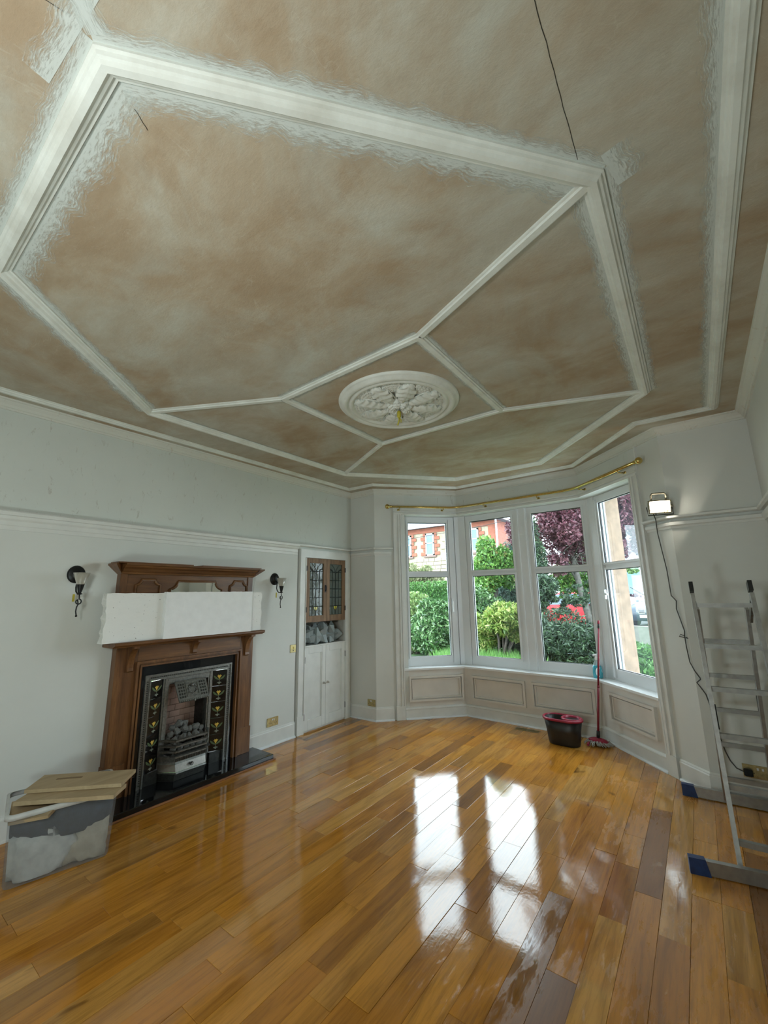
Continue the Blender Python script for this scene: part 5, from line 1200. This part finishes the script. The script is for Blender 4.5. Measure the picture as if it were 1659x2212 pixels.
bush('dark_conifer', 'dark spreading conifer filling lower part of third window', 'tree', (-1.95, 7.7, GZ), blob((-1.95, 7.8, .62), (.78, .55, .58), 34, 9) + blob((-2.35, 8.2, 1.55), (.45, .4, .55), 16, 19, .2, .4) + blob((-1.80, 8.1, 1.35), (.55, .4, .30), 20, 20, .10, .20) + blob((-1.7, 8.3, 1.65), (.55, .4, .25), 6, 23, .08, .15), G3, 38000, .048, 9, aspect=.25)
bush('dark_conifer', 'tall thin conifer at left edge of the third window', 'tree', (-2.95, 9.6, GZ), blob((-2.95, 9.7, 2.0), (.32, .35, 1.5), 26, 10, .25, .45), G3, 9000, .055, 10, aspect=.2)
# copper beech with visible trunk and limbs
cbt = thing('copper_beech', 'purple-leaved copper beech tree with forked trunk in third window', 'tree', (-2.15, 11.0, GZ))
leaves('foliage', G4, cbt, blob((-2.55, 11.0, 3.35), (1.45, 1.1, 1.5), 120, 11, .10, .20), 24000, .050, 11)
leaves('upper_foliage', G4, cbt, blob((-2.3, 11.4, 6.4), (2.0, 1.6, 2.4), 110, 71, .16, .30), 26000, .075, 71)
m = MB(); m.tube([(-2.10, 11.0, GZ), (-2.16, 11, .9), (-2.28, 11, 1.5), (-2.36, 11, 2.1), (-2.46, 11, 3.2)], [.11, .09, .075, .06, .03], 8)
m.tube([(-2.16, 11, .9), (-2.02, 11.1, 1.5), (-1.9, 11.1, 2.2), (-1.8, 11, 3.2)], [.07, .05, .04, .02], 8); m.tube([(-2.32, 11, 1.8), (-2.6, 11, 2.3), (-2.7, 11, 3.0)], [.05, .04, .02], 6)
m.tube([(-2.36, 11, 2.1), (-2.9, 11, 2.4), (-3.3, 11, 2.9)], [.03, .025, .01], 6); rt_ = random.Random(31)
for _ in range(46):
    p = Vector((-2.35 + rt_.uniform(-.3, .3), 11 + rt_.uniform(-.2, .2), rt_.uniform(1.9, 3.2))); d = Vector((rt_.uniform(-1, 1), rt_.uniform(-.5, .5), rt_.uniform(.1, 1))).normalized(); e_ = p + d * rt_.uniform(.5, 1.1)
    m.tube([p, (p + e_) / 2 + Vector((0, 0, rt_.uniform(-.08, .08))), e_], [.016, .010, .004], 5)
m.build('trunk', MBARKP, cbt)
leaves('foliage', G5, cbt, blob((-2.45, 11.6, 1.75), (.75, .3, .4), 16, 12), 6000, .05, 12)
bush('street_tree', 'green trees beyond the red car in the third window', 'tree', (-5.2, 28.3, GZ), blob((-5.3, 28.5, 2.6), (2.4, 1, 2.4), 40, 81, .2, .35), G5, 12000, .16, 81)
cb2 = thing('copper_beech', 'purple copper beech branches seen through the hazy right-hand window', 'tree', (-.75, 11.5, GZ))
leaves('foliage', G4, cb2, blob((-1.0, 11.3, 3.3), (.85, .8, 1.35), 90, 13, .12, .22), 18000, .052, 13)
leaves('upper_foliage', G4, cb2, blob((-.2, 11.6, 6.0), (1.6, 1.4, 2.2), 80, 72, .16, .30), 16000, .075, 72)
m = MB(); m.tube([(-.75, 11.5, GZ), (-.72, 11.4, 1.5), (-.85, 11.3, 3.2)], [.10, .08, .03], 8); m.tube([(-.72, 11.4, 1.4), (-1.05, 11.3, 1.45), (-1.28, 11.3, 1.62)], [.03, .02, .008], 6); m.build('trunk', MBARK, cb2)
leaves('foliage', G5, cb2, blob((-1.15, 11.2, 2.05), (.16, .2, .16), 5, 14), 700, .045, 14)
leaves('hanging_twigs', G4, cb2, blob((-1.3, 11.2, 1.45), (.3, .2, .15), 8, 15, .1, .2), 160, .045, 15)
bush('low_shrub', 'low blue-green shrub on lawn seen through the right-hand window', 'bush', (-.75, 8.4, GZ), blob((-.85, 8.6, .25), (.7, .7, .35), 18, 16), G8, 10000, .05, 16)
# climber in front of the house and clipped hedge
bush('climber', 'straggly pale climber below the house windows', 'bush', (-9.9, 16.0, GZ), blob((-10.0, 16.0, 2.2), (1.5, .4, 1.05), 30, 17, .2, .35), G7, 15000, .07, 17, aspect=.3)
hd = thing('clipped_hedge', 'long clipped green hedge behind the laurel bush', 'hedge', (-8.5, 13.05, GZ))
rg = np.random.default_rng(4); cl = [((-12 + 6.5 * i / 24, 12.8, z_), (.22, .2, .22)) for i in range(25) for z_ in (.3, .75, 1.2, 1.6, 1.78)]
leaves('foliage', G8, hd, cl, 30000, .045, 18); m = MB(); m.box(-12.2, 12.75, GZ, -5.4, 12.9, 1.75); m.build('hedge_core', plain('hedge_inside', rgb(.03, .09, .02), .9, 0, .4, 14), hd)
# long grass tufts
gt = MB(); rr = random.Random(8)
for k in range(5200):
    x_ = rr.uniform(-4.3, -2.2); y = rr.uniform(7.0, 8.2); h = rr.uniform(.25, .46); a = rr.uniform(0, 6.28); dx, dy = .006 * math.cos(a), .006 * math.sin(a); lx, ly = rr.uniform(-.09, .09), rr.uniform(-.06, .06)
    gt.add([(x_ - dx, y - dy, GZ), (x_ + dx, y + dy, GZ), (x_ + lx * .4 + dx * .7, y + ly * .4, GZ + h * .6), (x_ + lx, y + ly, GZ + h)], [(0, 1, 2), (0, 2, 3)])
o = gt.build('long_grass', G9, kind='stuff'); o['label'] = 'long bright green grass outside the second window'; o['category'] = 'grass'

# house across the street
MSTONE = plain('cream_sandstone', rgb(.36, .31, .22), .9, 0, .18, 5, .4, 12); MREDST = plain('red_sandstone', rgb(.30, .105, .065), .9, 0, .15, 5, .3, 12)
MREDBR = plain('red_brick_side', rgb(.28, .10, .07), .9, 0, .25, 9, .3, 14); MSLR = plain('slate_roof', rgb(.10, .11, .13), .7, 0, .2, 8, .4, 10); MCREAM = plain('white_paint', rgb(.50, .53, .56), .5); MHG = plain('house_window_glass', rgb(.12, .20, .26), .08, 0, .2, 2)
hs = thing('sandstone_house', 'two-storey cream and red sandstone house across the street', 'house', (-15, 24, 0))
HY = 24.0; HX0, HX1 = -24.0, -9.35; EZ = 5.95
m = MB(); m.box(HX0, HY, 0, HX1, HY + 9, EZ); m.build('house_walls', MSTONE, hs)
m = MB(); m.box(HX0, HY - .06, 5.62, HX1, HY, EZ); m.box(HX1 - .55, HY - .05, 1, HX1, HY, 5.62); m.build('red_band', MREDST, hs)
m = MB(); m.box(HX1, HY - .05, 0, HX1 + .06, HY + 9, EZ); m.build('brick_side', MREDBR, hs)
m = MB(); e = .45
m.add([(HX0 - e, HY - e, EZ), (HX1 + e, HY - e, EZ), (HX1 + e, HY + 9 + e, EZ), (HX0 - e, HY + 9 + e, EZ), (HX0 + 4.5, HY + 4.5, EZ + 3.2), (HX1 - 4.5, HY + 4.5, EZ + 3.2)], [(0, 1, 5, 4), (1, 2, 5), (2, 3, 4, 5), (3, 0, 4), (3, 2, 1, 0)]); m.build('roof', MSLR, hs)
m = MB(); m.box(HX0 - e, HY - e - .1, EZ - .02, HX1 + e, HY - e, EZ + .16); m.box(HX1 + e, HY - e - .1, EZ - .02, HX1 + e + .1, HY + 9 + e, EZ + .16); m.build('gutter', MCREAM, hs)
m = MB(); m.tube([(HX1 + e * .3, HY - e, EZ), (HX1 + .02, HY - .15, EZ - .35), (HX1 + .02, HY - .15, .3)], .06, 8); m.build('downpipe', MCREAM, hs)
sm_ = {}
rs = random.Random(12)
def stone(x0, x1, z0, z1, mat):
    m = MB(); m.box(x0 + .012, HY - .075 - rs.uniform(0, .02), z0 + .012, x1 - .012, HY - .04, z1 - .012, ch=.01); m.build('stone', mat, hs)
wins = ((-17.0, -15.55), (-14.38, -13.74), (-11.75, -10.55))
WZ0, WZ1 = 4.08, 5.56
for wx0, wx1 in wins:
    W_ = bpy.data.objects.new('window', None); COL.objects.link(W_); W_.parent = hs; W_['_abs'] = [wx0, HY, WZ0]; W_.location = Vector((wx0, HY, WZ0)) - Vector(hs['_abs'])
    m = MB(); t = .09
    m.box(wx0, HY - .12, WZ0, wx0 + t, HY, WZ1); m.box(wx1 - t, HY - .12, WZ0, wx1, HY, WZ1); m.box(wx0, HY - .12, WZ0, wx1, HY, WZ0 + t); m.box(wx0, HY - .12, WZ1 - t, wx1, HY, WZ1); m.box(wx0, HY - .12, (WZ0 + WZ1) / 2 + .05, wx1, HY, (WZ0 + WZ1) / 2 + .12)
    if wx1 - wx0 > 1: m.box((wx0 + wx1) / 2 - .03, HY - .12, WZ0 + .8, (wx0 + wx1) / 2 + .03, HY, WZ1)
    m.build('window_frame', MCREAM, W_)
    m = MB(); m.box(wx0 + .05, HY - .09, WZ0 + .05, wx1 - .05, HY - .085, WZ1 - .05); m.build('pane', MHG, W_)
    m = MB(); m.box(wx0 - .15, HY - .16, WZ0 - .12, wx1 + .15, HY, WZ0); m.build('sill', plain('dark_sill_stone', rgb(.20, .14, .12), .9), hs)
    for sd_ in (-1, 1):
        z_ = WZ0; k = 0
        while z_ < WZ1 + .05:
            ww = .22 if k % 2 else .42
            if sd_ < 0: stone(wx0 - ww, wx0 - .01, z_, z_ + .25, MREDST)
            else: stone(wx1 + .01, wx1 + ww, z_, z_ + .25, MREDST)
            z_ += .255; k += 1
def blocked(x0, x1, z0, z1):
    return any(x1 > a - .45 and x0 < b + .45 and z1 > WZ0 and z0 < WZ1 + .1 for a, b in wins)
z_ = 2.9
while z_ < 5.6:
    hh = .255; x_ = -16.4 + rs.uniform(0, .3)
    while x_ < HX1 - .6:
        ww = rs.uniform(.35, .62)
        if not blocked(x_, x_ + ww, z_, z_ + hh) and x_ + ww < HX1 - .55: stone(x_, x_ + ww, z_, min(z_ + hh, 5.61), MSTONE)
        x_ += ww
    z_ += hh
# overhead wire across the second window
m = MB(); m.tube([(-16, HY - .2, 5.3), (-9, HY - 3, 5.15), (0, 19, 5.6)], .015, 5); m.build('service_wire', MWIRON, hs)

# pale rendered house at the far side of the street seen through the hazy window
nh = thing('rendered_house', 'pale rendered house far across the street behind the dark car', 'house', (2.5, 33, 0))
m = MB(); m.box(-5.5, 33, 0, 9, 40, 4.2); m.build('house_walls', plain('pale_render', rgb(.34, .37, .40), .9, 0, .06, 2), nh)
m = MB(); m.add([(-6, 32.5, 4.2), (9.5, 32.5, 4.2), (9.5, 40.5, 4.2), (-6, 40.5, 4.2), (-2, 36.5, 7), (5.5, 36.5, 7)], [(0, 1, 5, 4), (1, 2, 5), (2, 3, 4, 5), (3, 0, 4), (3, 2, 1, 0)]); m.build('roof', MSLR, nh)
for wx0 in (-4.3, -1.6, 2.0):
    m = MB(); m.box(wx0, 32.9, 1.2, wx0 + 1.4, 33, 2.9); m.build('window_frame', MCREAM, nh)
    m = MB(); m.box(wx0 + .1, 32.88, 1.3, wx0 + 1.3, 32.9, 2.8); m.build('pane', MHG, nh)
# cars
def car(nm, label, loc, head, paint):
    T = thing(nm, label, 'car', loc); M4 = Matrix.Translation(loc) @ Matrix.Rotation(head, 4, 'Z')
    MP = plain(nm + '_paint', paint, .4, .0, .05, 3); MDG = plain(nm + '_glass', rgb(.10, .15, .19), .06, 0, .1, 3)
    # body: stations along x (front = -x): (x, half width, z bottom, z shoulder, z top, half width top)
    st = [(-2.15, .70, .32, .60, .68, .60), (-2.05, .84, .22, .66, .78, .72), (-1.6, .90, .20, .74, .90, .76), (-.95, .90, .20, .80, .98, .76), (-.35, .90, .20, .86, 1.32, .66), (.15, .90, .20, .88, 1.44, .62), (.9, .90, .20, .90, 1.45, .62), (1.5, .90, .20, .92, 1.34, .63), (1.95, .86, .24, .92, 1.0, .70), (2.15, .76, .34, .84, .92, .64)]
    rings = []
    for x_, w_, zb, zs, zt_, wt in st:
        rings.append([tuple(M4 @ Vector(p)) for p in ((x_, -w_ * .92, zb), (x_, -w_, zb + .15), (x_, -w_, (zb + zs) / 2), (x_, -w_ * .97, zs), (x_, -wt, zt_ - .03), (x_, -wt * .8, zt_), (x_, wt * .8, zt_), (x_, wt, zt_ - .03), (x_, w_ * .97, zs), (x_, w_, (zb + zs) / 2), (x_, w_, zb + .15), (x_, w_ * .92, zb))])
    m = MB(); m.ringsweep(rings, True, False, True, True); m.build('body', MP, T)
    def quad(nm_, pts, mat):
        m = MB(); A = [M4 @ Vector(p) for p in pts]; n = len(A); c = sum(A, Vector()) / n; nr = (A[1] - A[0]).cross(A[2] - A[0]).normalized(); o_ = (c - (M4 @ Vector((0, 0, .7)))); nr = nr if nr.dot(o_) > 0 else -nr
        m.add([p + nr * .012 for p in A] + [p - nr * .01 for p in A], [tuple(range(n)), tuple(range(2 * n - 1, n - 1, -1))] + [(i, n + i, n + (i + 1) % n, (i + 1) % n) for i in range(n)]); return m.build(nm_, mat, T)
    quad('windscreen', [(-.90, -.70, 1.0), (-.90, .70, 1.0), (-.34, .60, 1.33), (-.34, -.60, 1.33)], MDG)
    for s in (-1, 1):
        quad('side_window', [(-.55, s * .815, .97), (.30, s * .825, .98), (.30, s * .66, 1.36), (-.22, s * .665, 1.32)], MDG); quad('side_window', [(.36, s * .825, .98), (1.35, s * .83, 1.0), (1.20, s * .665, 1.34), (.36, s * .66, 1.37)], MDG)
        m = MB(); m.ball(M4 @ Vector((-2.02, s * .64, .66)), .13, 10, (.6, 1.2, .6)); m.build('headlamp', plain('headlamp_lens', rgb(.6, .65, .7), .1), T)
        m = MB(); m.box(-2.17, s * .06, .52, -2.12, s * .30, .68, M=M4, ch=.02); m.build('grille', MBK, T)
        m = MB(); m.tube([M4 @ Vector(p) for p in ((-2.18, s * .06, .52), (-2.18, s * .30, .53), (-2.16, s * .31, .68), (-2.16, s * .06, .69))], .012, 6, closed=True); m.build('grille_surround', MCHROME, T)
        m = MB(); m.ball(M4 @ Vector((-.62, s * .98, 1.0)), .10, 8, (.7, 1, .7)); m.build('wing_mirror', MP, T)
        for wx in (-1.35, 1.35):
            m = MB(); p = M4 @ Vector((wx, s * .72, .32)); d = M4.to_3x3() @ Vector((0, s, 0)); m.lathe([(.32, 0), (.32, .17), (.22, .185), (.02, .17)], p, d, 20); m.build('wheel', MBK, T)
    m = MB(); m.box(-2.20, -.26, .36, -2.165, .26, .47, M=M4); m.build('number_plate', MWP, T)
    return T
car('parked_car', 'dark blue-grey car parked facing window, seen through right-hand window', (-1.13, 22.05, GZ + .05), math.radians(72), rgb(.035, .06, .085))
car('parked_car', 'red car parked behind the dark conifer, seen through third window', (-4.4, 17.2, GZ + .05), math.radians(8), rgb(.55, .02, .03))

for o in bpy.data.objects:
    if '_abs' in o.keys(): del o['_abs']
    if 'kind' in o.keys() and o['kind'] == 'structure' and 'label' in o.keys(): pass
